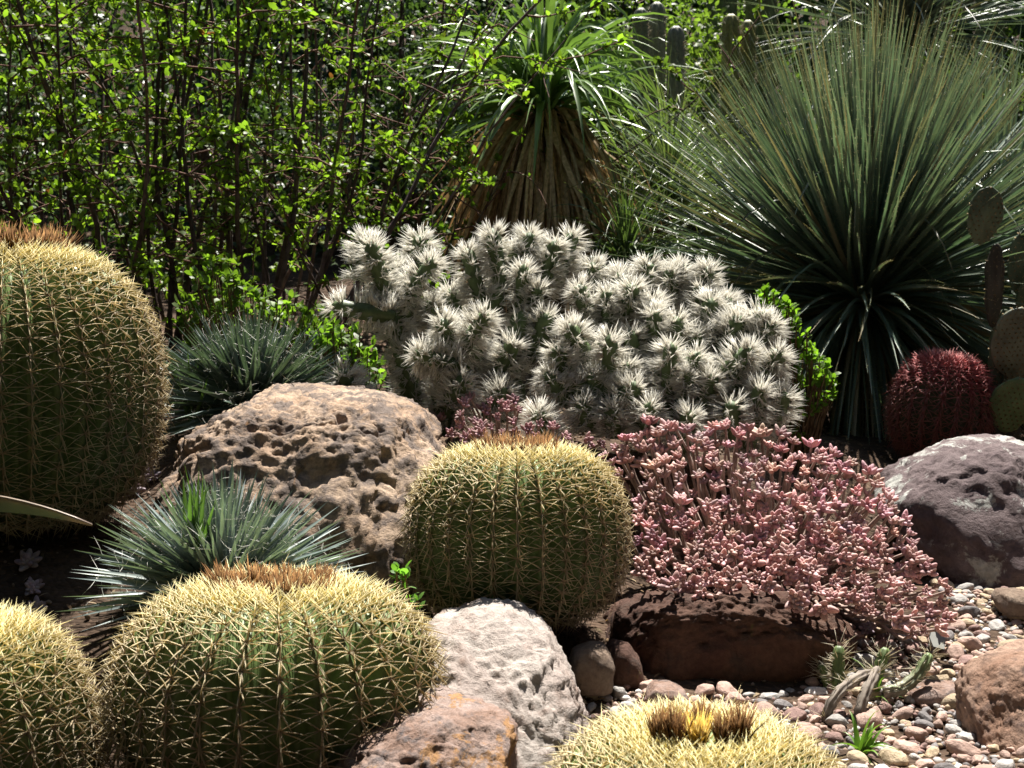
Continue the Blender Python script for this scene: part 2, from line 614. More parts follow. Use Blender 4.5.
def rock(name, label, outline, D, thick, mat, seed, lean=0.3, amp=0.03, sub=6, cuts=7, box=0.75, fine=0.5, cat='boulder', group=None):
    ol = np.array(outline, float)
    cx, cy = (ol.min(0) + ol.max(0)) / 2
    m = mpp(cy, D)
    ctr = P(cx, cy, D)
    xy = np.stack(((ol[:, 0] - cx) * m, (cy - ol[:, 1]) * m), 1)
    seg = []
    for i in range(len(xy)):
        a, b = xy[i], xy[(i + 1) % len(xy)]
        seg += [a + (b - a) * t for t in np.linspace(0, 1, 12, endpoint=False)]
    seg = np.array(seg)
    al = np.arctan2(seg[:, 1], seg[:, 0])
    rr = np.hypot(seg[:, 0], seg[:, 1])
    od = np.argsort(al)
    al, rr = al[od], rr[od]
    al = np.concatenate((al - 2 * math.pi, al, al + 2 * math.pi))
    rr = np.concatenate((rr, rr, rr))
    v, f = ico(sub)
    rng = np.random.default_rng(seed)
    ang = np.arctan2(v[:, 2], v[:, 0])
    R = np.interp(ang, al, rr)
    # soften
    R = (R + np.interp(ang + .06, al, rr) + np.interp(ang - .06, al, rr)) / 3
    q = np.hypot(v[:, 0], v[:, 2])
    s = np.sin(np.clip(q, 0, 1) * math.pi / 2) ** box
    x = R * np.cos(ang) * s
    z = R * np.sin(ang) * s
    y = thick * np.sign(v[:, 1]) * np.abs(v[:, 1]) ** box
    p = np.stack((x, y, z), 1)
    sz = float(np.mean(rr))
    # facets: flatten against random planes facing the viewer
    for k in range(cuts):
        n = nrm(np.array([rng.uniform(-1, 1), rng.uniform(-1.2, .6), rng.uniform(-.2, 1)]))
        e = (p @ n)
        mxv = e.max()
        d = mxv * rng.uniform(.8, .93)
        ex = np.maximum(e - d, 0)
        p = p - n * (ex * .88)[:, None]
    p[:, 1] += lean * p[:, 2]
    p[:, 2] *= np.where(p[:, 2] > 0, 1 - lean * (EYE_Z - ctr[2]) / D * 1.1, 1)
    nn = nrm(p * np.array([1, (sz / thick) ** 2, 1]))
    w = p / sz
    base = fbm(w * 1.6, 4, seed) * amp * sz * 2.2
    rid = (.75 + fbm(w * np.array((2.3, 2.3, 3.6)), 5, seed + 9, .6) * .75 - .9 * np.exp(-(fbm(w * 1.2, 3, seed + 70) / .035) ** 2)) * amp * sz
    mk = np.clip(fbm(w * 1.5, 2, seed + 50) * 1.6 + .35, 0, 1)
    pit = -amp * sz * (np.clip(fbm(w * 4.2, 4, seed + 20, .65) - .6, 0, .5) * .5 * mk + np.clip(fbm(w * 11, 3, seed + 21, .6) - .55, 0, .5) * .5)
    gr = fbm(w * 13, 5, seed + 30, .7) * amp * sz * fine
    p = p + nn * (base * .5 + rid - amp * sz * .8 + pit + gr)[:, None]
    mb = MB()
    mb.add(p, f)
    o = mb.build(name, mat)
    o.location = ctr
    return tag(o, label, cat, group)


rock('boulder', 'large tan pitted boulder between the biggest barrel cactus and the middle one',
     [(140, 474), (168, 424), (200, 396), (246, 384), (300, 383), (352, 386), (398, 398), (428, 420), (446, 450), (446, 500), (440, 560), (400, 620), (300, 640), (200, 620), (165, 560), (160, 500)],
     3.35, .28, M_tan, 3, lean=.6, amp=.045, sub=7, cuts=9)
rock('boulder', 'pale whitish boulder in front of the middle barrel cactus',
     [(400, 640), (418, 616), (450, 612), (470, 603), (500, 600), (525, 606), (550, 628), (566, 660), (582, 700), (590, 745), (588, 800), (540, 850), (440, 850), (390, 760)],
     2.5, .2, M_whiterock, 11, lean=.6, amp=.05, sub=6, cuts=10)
rock('boulder', 'low pinkish brown rough boulder leaning on the front barrel cactus at the lower edge',
     [(322, 780), (345, 752), (372, 722), (410, 706), (445, 697), (480, 697), (505, 712), (518, 740), (522, 780), (500, 840), (400, 850), (330, 830)],
     2.2, .16, M_pinkrock, 23, lean=.6, amp=.045, sub=6, cuts=9)
rock('boulder', 'purple grey boulder with pale lichen below the red barrel cactus',
     [(884, 500), (898, 478), (925, 462), (962, 444), (1000, 436), (1040, 436), (1090, 450), (1110, 520), (1090, 585), (1040, 592), (980, 590), (940, 584), (915, 550), (888, 528)],
     3.75, .22, M_purple, 31, lean=.6, amp=.036, sub=6, cuts=8)
rock('boulder', 'brown boulder at the right edge standing on the pebbles',
     [(974, 700), (984, 672), (1004, 654), (1030, 648), (1080, 650), (1110, 700), (1100, 780), (1040, 810), (985, 790), (974, 745)],
     2.55, .16, M_brown, 43, lean=.5, amp=.036, sub=6, cuts=10)
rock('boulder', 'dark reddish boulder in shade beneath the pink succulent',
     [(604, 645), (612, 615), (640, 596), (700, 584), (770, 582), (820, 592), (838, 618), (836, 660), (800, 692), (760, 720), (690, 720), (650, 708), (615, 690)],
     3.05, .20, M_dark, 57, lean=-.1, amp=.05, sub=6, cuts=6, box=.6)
M_dullstone = rock_mat('dull_stone', (.17, .12, .09), (.22, .17, .13), (.12, .09, .075), 6, 0.3, None, pitc=.7)  # dull brown tones mottled by noise, few pits
rock('stone', 'rounded brown stone in shade right of the pale boulder', [(568, 665), (574, 648), (590, 641), (606, 646), (614, 662), (612, 690), (580, 692)], 2.78, .06, M_dullstone, 61, 0.1, .03, 4, 2, 1, cat='stone')
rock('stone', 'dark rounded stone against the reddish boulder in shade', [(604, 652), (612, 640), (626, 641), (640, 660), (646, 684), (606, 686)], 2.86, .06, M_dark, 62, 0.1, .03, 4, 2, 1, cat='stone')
rock('stone', 'pinkish grey stone just above the tufts of the lowest barrel cactus', [(646, 694), (654, 684), (672, 684), (686, 692), (688, 704), (660, 712), (648, 706)], 2.66, .05, M_pinkrock, 63, 0.1, .03, 4, 2, 1, cat='stone')
rock('stone', 'long flat pink stone beside the sprawling spiny cactus', [(910, 692), (930, 684), (958, 685), (960, 696), (940, 703), (912, 702)], 2.78, .05, M_pinkrock, 64, 0.1, .03, 4, 2, 1, cat='stone')
rock('stone', 'grey stone at the right edge below the purple boulder', [(994, 600), (1000, 591), (1020, 590), (1040, 600), (1038, 615), (1000, 612)], 3.25, .06, M_dullstone, 65, 0.1, .03, 4, 2, 1, cat='stone')


# ------------------------------------------------------------------ barrel cacti
def barrel(label, cx, cy, D, r, hh, ribs, seed, sp=.026, sl=.05, crown=.3, dome=.85, box=.72, dry=60, dryh=.03, red=False, depth=.17, nrad=6, flowers=None, dip=.022, tilt=(0, 0), name='barrel_cactus', group='golden barrel cacti', cat='cactus', sr=.0014, keepout=True):
    rng = np.random.default_rng(seed)
    ctr = P(cx, cy, D)
    root = thing(name, (ctr[0], ctr[1], ctr[2] - hh), label, cat, group)
    root.rotation_euler = (tilt[0], tilt[1], 0)

    def prof(ph):
        rho = r * np.abs(np.cos(ph)) ** box
        z = hh * np.sign(np.sin(ph)) * np.abs(np.sin(ph)) ** dome
        z = z - dip * np.exp(-(rho / (.28 * r)) ** 2) * (np.sin(ph) > 0)
        return rho, z + hh
    # body
    nth = ribs * 8
    nph = 56
    th = np.arange(nth) / nth * 2 * math.pi
    ph = np.linspace(math.pi / 2 * .995, -math.pi / 2 * .9, nph)
    rho, z = prof(ph)
    wob = 1 + .02 * np.sin(th * 2 + seed) + .012 * np.sin(th * 5 + seed * 2)
    saw = np.abs(((th * ribs / (2 * math.pi)) % 1) * 2 - 1)      # 1 at the crest
    ridge = 1 - depth * (1 - saw) ** .8
    RR = rho[:, None] * ridge[None] * wob[None]
    v = np.stack((RR * np.cos(th), RR * np.sin(th), np.repeat(z[:, None], nth, 1)), 2).reshape(-1, 3)
    i, j = np.meshgrid(np.arange(nph - 1), np.arange(nth), indexing='ij')
    a = (i * nth + j).ravel()
    b = (i * nth + (j + 1) % nth).ravel()
    mb = MB()
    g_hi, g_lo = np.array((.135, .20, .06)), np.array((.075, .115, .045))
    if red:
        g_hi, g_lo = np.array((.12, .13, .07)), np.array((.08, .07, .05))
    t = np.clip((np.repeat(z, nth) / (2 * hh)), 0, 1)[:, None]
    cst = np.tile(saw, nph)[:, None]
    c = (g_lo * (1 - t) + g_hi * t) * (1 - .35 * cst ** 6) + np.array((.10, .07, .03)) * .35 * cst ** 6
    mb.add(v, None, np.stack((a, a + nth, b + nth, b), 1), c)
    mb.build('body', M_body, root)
    # areoles and spines
    phs = np.linspace(math.pi / 2 * .97, -math.pi / 2 * .72, 1500)
    rh, zz = prof(phs)
    ds = np.hypot(np.diff(rh), np.diff(zz))
    arc = np.concatenate(([0], np.cumsum(ds)))
    base, nn, tt, bb, age = [], [], [], [], []
    for k in range(ribs):
        ang = 2 * math.pi * (k + .5) / ribs
        # crest sits where saw == 1
        ang = 2 * math.pi * k / ribs
        s = rng.uniform(0, sp)
        while s < arc[-1]:
            q = int(np.searchsorted(arc, s))
            q = min(max(q, 1), 1498)
            R_, Z_ = rh[q], zz[q]
            w = 1 + .02 * math.sin(ang * 2 + seed) + .012 * math.sin(ang * 5 + seed * 2)
            tr, tz = rh[q + 1] - rh[q - 1], zz[q + 1] - zz[q - 1]
            ln = math.hypot(tr, tz)
            tr, tz = tr / ln, tz / ln
            ca, sa = math.cos(ang), math.sin(ang)
            base.append((R_ * w * ca, R_ * w * sa, Z_))
            nn.append((-tz * ca, -tz * sa, tr) if False else (-tz * ca, -tz * sa, tr))
            tt.append((-tr * ca, -tr * sa, -tz))
            bb.append((-sa, ca, 0))
            age.append(min(1, arc[q] / (r * 1.25)) if R_ > crown * r * .85 or not keepout else -1)
            frac = min(1.0, R_ / (r * .8))
            s += sp * (.42 + .58 * frac ** 2) * rng.uniform(.85, 1.15)
    base, nn, tt, bb, age = (np.array(q) for q in (base, nn, tt, bb, age))
    ok = age >= 0
    base, nn, tt, bb, age = base[ok], nn[ok], tt[ok], bb[ok], age[ok]
    # keep normals outward
    flip = np.sign((nn * (base - np.array((0, 0, hh)))).sum(1))[:, None]
    nn = nn * flip
    mb = MB()
    n = len(base)
    if red:
        ctip, cmid, cold = np.array((.66, .28, .27)), np.array((.50, .15, .15)), np.array((.36, .18, .15))
    else:
        ctip, cmid, cold = np.array((.79, .73, .40)), np.array((.74, .66, .44)), np.array((.48, .41, .30))
    for k in range(nrad + (4 if red else 3)):
        central = k >= nrad
        if central:
            a_ = [-math.pi / 2, -math.pi / 2 + .5, math.pi / 2, -math.pi / 2 - .5][k - nrad] + rng.normal(0, .12, n)
            out_ = rng.uniform(.5, .8, n) if not red else rng.uniform(.75, 1.1, n)
            L_ = sl * rng.uniform(.85, 1.1, n) * (1 if k == nrad else .75)
        else:
            a_ = (2 * math.pi * k / nrad + .3 if red else math.radians((12, 168, -16, 196, 40, 140, -44, 224)[k % 8])) + rng.normal(0, .1, n)
            out_ = rng.uniform(.3, .5, n)
            L_ = sl * rng.uniform(.65, 1.05, n) * (.8 + .4 * np.abs(np.cos(a_)))
        young = (1 - np.clip(age * 1.6, 0, 1))
        L_ = L_ * (1 - .22 * young)
        d = nn * (out_ + .9 * young)[:, None] + bb * np.cos(a_)[:, None] + tt * (np.sin(a_) + .25 * young)[:, None]
        d = nrm(d)
        bend = -tt * (rng.uniform(.05, .22, n) * (1 - young))[:, None] + rng.normal(0, .06, (n, 3)) + rng.normal(0, .22, (n, 3)) * (rng.uniform(0, 1, (n, 1)) < .05)
        w = np.clip(age * 1.5, 0, 1)[:, None]
        w2 = np.clip((age - .7) * 2.4 + rng.normal(0, .15, n), 0, 1)[:, None]
        col = ctip * (1 - w) + cmid * w
        col = col * (1 - w2) + cold * w2
        col = col * rng.uniform(.8, 1.12, (n, 1))
        dark = col * np.array((.42, .33, .27)) if not red else col * np.array((.6, .5, .5))
        basec = col * (1 - w * .8) + dark * w * .8
        spines(mb, base + nn * .001, d, L_, sr * (1.3 if central else 1.0) * rng.uniform(.8, 1.2, n), bend, basec, col)
    mb.build('spines', M_spine if not red else M_red, root)
    # woolly crown: dense short pale bristles
    m = int(700 * (r / .3))
    rr_ = crown * r * np.sqrt(rng.uniform(0, 1, m)) * 1.1
    aa = rng.uniform(0, 2 * math.pi, m)
    zt = np.interp(rr_, rh[:750], zz[:750]) if False else np.interp(rr_, np.sort(rh[:740]), zz[:740][np.argsort(rh[:740])])
    bs = np.stack((rr_ * np.cos(aa), rr_ * np.sin(aa), zt - .003), 1)
    d = nrm(np.stack((np.cos(aa) * rr_ / r, np.sin(aa) * rr_ / r, np.full(m, .7)), 1) + rng.normal(0, .25, (m, 3)))
    mb = MB()
    wc = np.array((.80, .72, .46)) if not red else np.array((.45, .14, .14))
    spines(mb, bs, d, sl * rng.uniform(.3, .5, m), .0022, None, wc * .8, wc * rng.uniform(.75, 1.1, (m, 1)))
    mb.build('wool', M_spine if not red else M_red, root)

    # dried flower tufts
    def tuft(mb, c, h, w, n, cols, up=(0, 0, 1), flare=.38):
        ang = rng.uniform(0, 2 * math.pi, n)
        q = np.sqrt(rng.uniform(0, 1, n)) * w
        o = np.stack((q * np.cos(ang), q * np.sin(ang), np.zeros(n)), 1)
        dd = nrm(np.array(up) + np.stack((np.cos(ang), np.sin(ang), np.zeros(n)), 1) * (q / w * flare)[:, None] + rng.normal(0, .12, (n, 3)))
        cc = np.array(cols)[rng.integers(0, len(cols), n)] * rng.uniform(.7, 1.2, (n, 1))
        spines(mb, np.asarray(c) + o * .7, dd, h * rng.uniform(.6, 1.1, n), w * .16, rng.normal(0, .1, (n, 3)), cc * .6, cc)
    brown = [(.19, .095, .035), (.27, .15, .06), (.12, .06, .025)]
    if dry:
        mb = MB()
        for _ in range(dry):
            q = crown * r * math.sqrt(rng.uniform(.1, 1))
            a_ = rng.uniform(0, 2 * math.pi)
            z_ = float(np.interp(q, np.sort(rh[:740]), zz[:740][np.argsort(rh[:740])]))
            tuft(mb, (q * math.cos(a_), q * math.sin(a_), z_), dryh * rng.uniform(.55, 1.3), dryh * rng.uniform(.25, .4), 40, [np.array(c_) * rng.uniform(.6, 1.5) for c_ in brown], up=(math.cos(a_) * q / r * .8, math.sin(a_) * q / r * .8, 1))
        mb.build('dried_flowers', M_dry, root)
    for fx, fy, h, w, yellow in (flowers or []):
        mb = MB()
        z_ = float(np.interp(math.hypot(fx, fy), np.sort(rh[:740]), zz[:740][np.argsort(rh[:740])]))
        tuft(mb, (0, 0, 0), h, w, 110, [(.62, .40, .07), (.70, .50, .14)] if yellow else brown, flare=.22)
        if yellow:
            tuft(mb, (0, 0, 0), h * .7, w * .7, 60, brown)
        o = mb.build('yellow_flower' if yellow else 'dried_flower', M_dry, root)
        o.location = (fx, fy, z_ + .004)
    return root


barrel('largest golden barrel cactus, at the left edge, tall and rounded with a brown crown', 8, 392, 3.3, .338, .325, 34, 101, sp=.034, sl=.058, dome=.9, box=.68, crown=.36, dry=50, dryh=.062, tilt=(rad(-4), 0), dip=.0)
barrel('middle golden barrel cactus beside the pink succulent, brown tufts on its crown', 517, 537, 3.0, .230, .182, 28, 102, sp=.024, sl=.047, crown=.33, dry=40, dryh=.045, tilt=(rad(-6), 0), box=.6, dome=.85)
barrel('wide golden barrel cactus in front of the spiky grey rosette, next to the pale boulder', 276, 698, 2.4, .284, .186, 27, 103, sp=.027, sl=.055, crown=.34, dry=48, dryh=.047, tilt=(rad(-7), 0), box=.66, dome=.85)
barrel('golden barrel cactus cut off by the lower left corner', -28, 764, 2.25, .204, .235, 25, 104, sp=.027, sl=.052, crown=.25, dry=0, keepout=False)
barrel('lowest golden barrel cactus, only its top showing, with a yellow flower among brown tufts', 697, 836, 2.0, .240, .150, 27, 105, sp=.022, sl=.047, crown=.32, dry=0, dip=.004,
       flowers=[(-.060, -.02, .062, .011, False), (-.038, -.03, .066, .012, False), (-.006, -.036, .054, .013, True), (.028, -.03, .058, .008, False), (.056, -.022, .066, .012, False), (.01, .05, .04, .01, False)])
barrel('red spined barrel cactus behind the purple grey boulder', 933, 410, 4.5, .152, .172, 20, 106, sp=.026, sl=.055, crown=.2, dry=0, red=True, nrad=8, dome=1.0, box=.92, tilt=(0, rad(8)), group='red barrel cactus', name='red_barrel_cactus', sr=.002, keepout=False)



# ------------------------------------------------------------------ spiky grey rosettes (small agaves)
def cone_dirs(rng, n, lo, hi, power=1.0):
    """directions with elevation lo..hi degrees"""
    el = np.radians(lo + (hi - lo) * rng.uniform(0, 1, n) ** power)
    az = rng.uniform(0, 2 * math.pi, n)
    return np.stack((np.cos(el) * np.cos(az), np.cos(el) * np.sin(az), np.sin(el)), 1), el, az


def spiky_rosette(label, px, py, D, size, n, seed, stretch=(1, 1, 1), offset=None, col=(.125, .155, .15), lw=.011):
    rng = np.random.default_rng(seed)
    b = P(px, py, D)
    root = thing('spiky_rosette', b, label, 'agave', 'spiky grey rosettes')
    mb = MB()
    d, el, az = cone_dirs(rng, n, -8, 86, .8)
    d = nrm(d * np.array(stretch))
    bs = rng.normal(0, .012, (n, 3)) + d * .03
    L = size * rng.uniform(.8, 1.05, n) * (.75 + .25 * np.cos(el))
    prof = lambda s: (.55 + 1.0 * s if s < .35 else .9 * (1 - ((s - .35) / .65) ** 1.4) + .01)
    cs = np.array(col) * rng.uniform(.7, 1.25, (n, 1)) + rng.uniform(-.012, .012, (n, 3))
    ct = np.array(col) * 1.7 * np.ones((n, 1))
    pts, sd = blades(mb, bs, d, L, lw * rng.uniform(.85, 1.2, n), .12, rng, K=5, prof=prof, fold=.35, c0=cs * .9, c1=ct, roll=.5)
    mb.build('leaves', M_agave, root)
    # pale threads curling off the leaf edges
    mb = MB()
    tb, td = [], []
    for k in range(1, 5):
        for sg in (-1, 1):
            pick = rng.uniform(0, 1, n) < .75
            tb.append((pts[:, k] + sg * sd[k][0] * sd[k][1])[pick])
            td.append(nrm(sg * sd[k][0] + rng.normal(0, .6, (n, 3)))[pick])
    tb, td = np.concatenate(tb), np.concatenate(td)
    spines(mb, tb, td, size * rng.uniform(.04, .11, len(tb)), .0006, rng.normal(0, .5, (len(tb), 3)), (.5, .5, .46), (.62, .6, .55))
    mb.build('leaf_threads', M_agave, root)
    if offset is not None:
        o = P(*offset) - b
        mb = MB()
        m = 16
        d, el, az = cone_dirs(rng, m, 50, 88)
        blades(mb, o + rng.normal(0, .012, (m, 3)), d, size * rng.uniform(.4, .62, m), .011, .05, rng, K=4, prof=prof, fold=.35, c0=(.06, .12, .03), c1=(.08, .15, .04))
        mb.build('green_shoot', M_blade, root)
    return root


spiky_rosette('spiky grey green rosette between the tan boulder and the wide front barrel cactus', 225, 598, 2.87, .29, 430, 201, stretch=(1.25, 1, 1), offset=(195, 545, 2.80), lw=.0185)
spiky_rosette('darker spiky rosette behind the tan boulder, right of the largest barrel cactus', 252, 412, 3.95, .33, 460, 202, stretch=(1.25, 1, 1), offset=(192, 420, 3.85), col=(.062, .086, .076), lw=.0185)  # darkened col puts the shade it stands in into the leaf colour


# ------------------------------------------------------------------ agave at the left edge: one long leaf reaches into view
def side_agave():
    b = P(-150, 520, 2.55)
    root = thing('agave', b, 'long folded agave leaf with a sharp tip reaching in from the left edge', 'agave')
    tip = P(92, 524, 2.45) - b
    for k in range(15):
        rng = np.random.default_rng(300 + k)
        if k == 0:
            p3 = tip
        else:  # the other leaves stay out of view, enlarged to cut sky light at left
            a = math.pi * (.5 + k / 14.5)
            e = .5 + .5 * (k % 3) / 2
            p3 = np.array((math.cos(a) * math.cos(e) - .12, math.sin(a) * math.cos(e), math.sin(e))) * .62
        p0 = np.zeros(3)
        mid = p3 * .5 + np.array((0, 0, .06 if k == 0 else .05))
        mb = MB()
        K, W = 16, 9
        vs, cs = [], []
        for i in range(K + 1):
            s = i / K
            c = (1 - s) ** 2 * p0 + 2 * s * (1 - s) * mid + s * s * p3
            tg = nrm(2 * (1 - s) * (mid - p0) + 2 * s * (p3 - mid))
            sdv = nrm(np.cross(tg, np.array((0, .5, 1.0))))
            nmv = np.cross(sdv, tg)
            w = (.052 if k == 0 else .06) * (1 - s) ** .85 * (1 + .5 * s) + .0012
            for j in range(W):
                u = j / (W - 1) * 2 - 1
                edge = abs(u) ** 8
                vs.append(c + sdv * w * u + nmv * (w * .55 * u * u - .012 * (1 - u * u) * (1 - s)))
                g = np.array((.06, .09, .055)) * (1 + .2 * math.sin(s * 9 + k))
                cs.append(g * (1 - edge) + np.array((.2, .15, .11)) * edge if s < .9 else np.array((.2, .15, .12)))
        f4 = [(i * W + j, i * W + j + 1, (i + 1) * W + j + 1, (i + 1) * W + j) for i in range(K) for j in range(W - 1)]
        mb.add(np.array(vs), None, f4, np.array(cs))
        o = mb.build('leaf', M_agave, root)
        md = o.modifiers.new('thickness', 'SOLIDIFY')
        md.thickness = .004


side_agave()


# ------------------------------------------------------------------ rosette succulents
def rosette_mb(mb, rng, R, n, c0, c1, fat=.34, ctr=(0, 0, 0), M=np.eye(3), open_=.8):
    """leaves of a fleshy rosette facing +Z, transformed by M and moved to ctr"""
    LA, LO = 5, 6
    th = np.linspace(0, math.pi, LA + 2)[1:-1]
    lon = np.arange(LO) / LO * 2 * math.pi
    unit = [(-1, 0, 0)] + [(-math.cos(t), math.sin(t) * math.cos(l), math.sin(t) * math.sin(l)) for t in th for l in lon] + [(1, 0, 0)]
    unit = np.array(unit)
    prof = np.where(unit[:, 0] > .2, 1.0 - .25 * np.clip(unit[:, 0], 0, 1), .55 + .45 * (unit[:, 0] + 1))
    f3 = [(0, 1 + (k + 1) % LO, 1 + k) for k in range(LO)] + [(1 + LA * LO, 1 + (LA - 1) * LO + k, 1 + (LA - 1) * LO + (k + 1) % LO) for k in range(LO)]
    f4 = [(1 + i * LO + k, 1 + i * LO + (k + 1) % LO, 1 + (i + 1) * LO + (k + 1) % LO, 1 + (i + 1) * LO + k) for i in range(LA - 1) for k in range(LO)]
    for q in range(n):
        s = q / n
        az = q * 2.39996 + rng.normal(0, .12)
        el = math.radians(10 + 68 * (1 - s) ** .9 * open_ + rng.normal(0, 6)) if True else 0
        el = math.radians(78 - 68 * s ** .8 * open_ + rng.normal(0, 6))
        L = R * (.45 + .55 * s) * rng.uniform(.85, 1.1)
        W = R * fat * (.75 + .35 * s)
        v = unit * np.array((L * .5, W * .5, W * .36)) * np.stack((np.ones_like(prof), prof, prof), 1)
        v[:, 0] += L * .5
        v[:, 2] += (v[:, 0] / L) ** 2 * L * .12
        ce, se, ca, sa = math.cos(el), math.sin(el), math.cos(az), math.sin(az)
        ry = np.array(((ce, 0, -se), (0, 1, 0), (se, 0, ce)))
        rz = np.array(((ca, -sa, 0), (sa, ca, 0), (0, 0, 1)))
        v = v @ ry.T @ rz.T
        u = ((unit[:, 0] + 1) / 2)[:, None]
        col = (np.array(c0) * (1 - u ** 1.5) + np.array(c1) * u ** 1.5) * rng.uniform(.75, 1.2) + rng.normal(0, .012, 3)
        mb.add(v @ M.T + np.asarray(ctr), f3, f4, col)


def rot_to(d):
    z = nrm(np.asarray(d, float))
    a, b = frame(z[None])
    return np.stack((a[0], b[0], z), 1)


def ghost_rosette(label, px, py, D, R, seed, d=(.2, -.7, .7)):
    rng = np.random.default_rng(seed)
    c = ground_hit(px, py + 5) + np.array((0, 0, .018))
    g = H(c[0], c[1] + .06)[0]
    root = thing('ghost_rosette', (c[0], c[1] + .06, g), label, 'succulent', 'mauve rosettes')
    off = np.array((c[0], c[1] + .06, g))
    mb = MB()
    rosette_mb(mb, rng, R, 22, (.24, .20, .24), (.34, .27, .31), .42, c - off, rot_to(d), .95)
    mb.build('leaves', M_pink, root)
    mb = MB()
    e = c - off
    tube(mb, [np.zeros(3) - (0, 0, .02), e * .4 + (0, .02, 0), e * .8, e], .006, 6, (.16, .11, .10))
    mb.build('stem', M_bark, root)


ghost_rosette('upper mauve rosette in the shade at the left edge, nearest the agave leaf', 28, 566, 2.75, .042, 401)
ghost_rosette('smaller mauve rosette in the shade just under another at the left edge', 32, 592, 2.72, .03, 402, (.3, -.6, .6))
ghost_rosette('faint lowest mauve rosette in the shade above the lower left barrel cactus', 36, 615, 2.7, .036, 403, (0, -.7, .5))
ghost_rosette('mauve rosette in the shade at the left end of the tan boulder', 132, 492, 3.0, .038, 404, (.1, -.8, .5))
ghost_rosette('mauve rosette higher up at the left end of the tan boulder', 150, 478, 3.03, .032, 405, (.3, -.7, .6))
ghost_rosette('mauve rosette under the lower edge of the pink succulent by the pebbles', 866, 632, 2.92, .03, 406, (.1, -.7, .6))


def succulent_mound(name, label, poly, Dtop, Dbot, count, root_px, seed, Rr, mindist, c0, c1, ystem=None, group='pink succulents', parts=100, bulge=.08):
    rng = np.random.default_rng(seed)
    poly = np.array(poly, float)
    lo, hi = poly.min(0), poly.max(0)
    base = P(*root_px)
    root = thing(name, base, label, 'succulent', group)
    pts = []
    tries = 0
    while len(pts) < count and tries < 60000:
        tries += 1
        q = rng.uniform(lo, hi)
        if not in_poly(q[:1], q[1:], poly)[0]:
            continue
        md = mindist * rng.uniform(.5, 1.2)
        if any((q[0] - a[0]) ** 2 + (q[1] - a[1]) ** 2 < md ** 2 for a in pts):
            continue
        pts.append(q)
    cen = (lo + hi) / 2
    half = (hi - lo) / 2
    W = []
    for q in pts:
        t = (q[1] - lo[1]) / (hi[1] - lo[1])
        e = ((q - cen) / half)
        D = Dtop + (Dbot - Dtop) * t + bulge * (e[0] ** 2) - bulge * .3 + rng.normal(0, .03)
        W.append(P(q[0], q[1], D))
    W = np.array(W)
    order = np.argsort(W[:, 1])
    W = W[order]
    cw = W.mean(0) + np.array((0, .25, -.25))
    # stems first
    mb = MB()
    ends = []
    for w in W:
        rb = base + np.array((rng.normal(0, .5) * half[0] * mpp(500, 3.3), rng.normal(0, .07) + .05, rng.normal(0, .02)))
        rb[0] = base[0] + (w[0] - base[0]) * rng.uniform(.35, .8)
        o = nrm(w - cw) * .6 + np.array((0, -.25, .45)) + rng.normal(0, .22, 3)
        o = nrm(o)
        ends.append(o)
        p1 = w - o * .10
        p2 = (rb + p1) * .5 + np.array((0, 0, -.01)) + rng.normal(0, .012, 3)
        ss = np.linspace(0, 1, 7)[:, None]
        curve = (1 - ss) ** 3 * rb + 3 * (1 - ss) ** 2 * ss * p2 + 3 * (1 - ss) * ss ** 2 * p1 + ss ** 3 * w
        tube(mb, curve - base, np.linspace(.0045, .0036, 7), 5, np.array((.30, .22, .19)) * rng.uniform(.7, 1.25), cap=False)
    mb.build('stems', M_bark, root)
    variants = []
    for k in range(6):
        mb = MB()
        tint = np.array((1, 1, 1)) * (.86 + .06 * k) + np.array((0, .02 * (k % 3), -.015 * (k % 2)))
        rosette_mb(mb, rng, Rr, int(rng.integers(11, 16)), np.array(c0) * tint, np.array(c1) * tint, .42, (0, 0, 0), np.eye(3), .8)
        variants.append(mb.mesh('rosette', M_pink))
    rest = MB()
    for k, (w, o) in enumerate(zip(W, ends)):
        M = rot_to(o)
        sc = rng.uniform(.6, 1.25)
        if k < parts:
            ob = bpy.data.objects.new('rosette', variants[k % 6])
            ob.matrix_world = Matrix.Translation(Vector(w - base)) @ Matrix(M.tolist()).to_4x4() @ Matrix.Scale(sc, 4)
            COL.objects.link(ob)
            ob.parent = root
        else:
            tint = rng.uniform(.75, 1.15) * (np.array((1, 1, 1)) + rng.normal(0, .05, 3))
            rosette_mb(rest, rng, Rr * sc, int(rng.integers(10, 15)), np.array(c0) * tint, np.array(c1) * tint, .42, w - base, M, .8)
    if len(W) > parts:
        o = rest.build('smaller_rosettes', M_pink, root)
        o['kind'] = 'stuff'
    return root


succulent_mound('pink_succulent', 'big mound of pink fleshy rosettes hanging over the dark reddish boulder',
                [(598, 452), (622, 442), (650, 424), (690, 432), (730, 428), (780, 436), (830, 450), (868, 472), (893, 500), (915, 545), (948, 590), (945, 630), (905, 636), (872, 618), (842, 604), (815, 616), (770, 598), (720, 610), (668, 598), (640, 574), (632, 530), (642, 490), (614, 474)],
                3.55, 2.84, 285, (755, 570, 3.3), 501, .034, 17.5, (.36, .225, .24), (.63, .40, .385))
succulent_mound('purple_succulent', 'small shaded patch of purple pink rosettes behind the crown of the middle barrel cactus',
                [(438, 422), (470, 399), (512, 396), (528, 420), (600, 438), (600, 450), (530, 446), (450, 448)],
                3.72, 3.5, 34, (500, 462, 3.64), 502, .03, 14, (.28, .17, .20), (.46, .26, .28), parts=60)


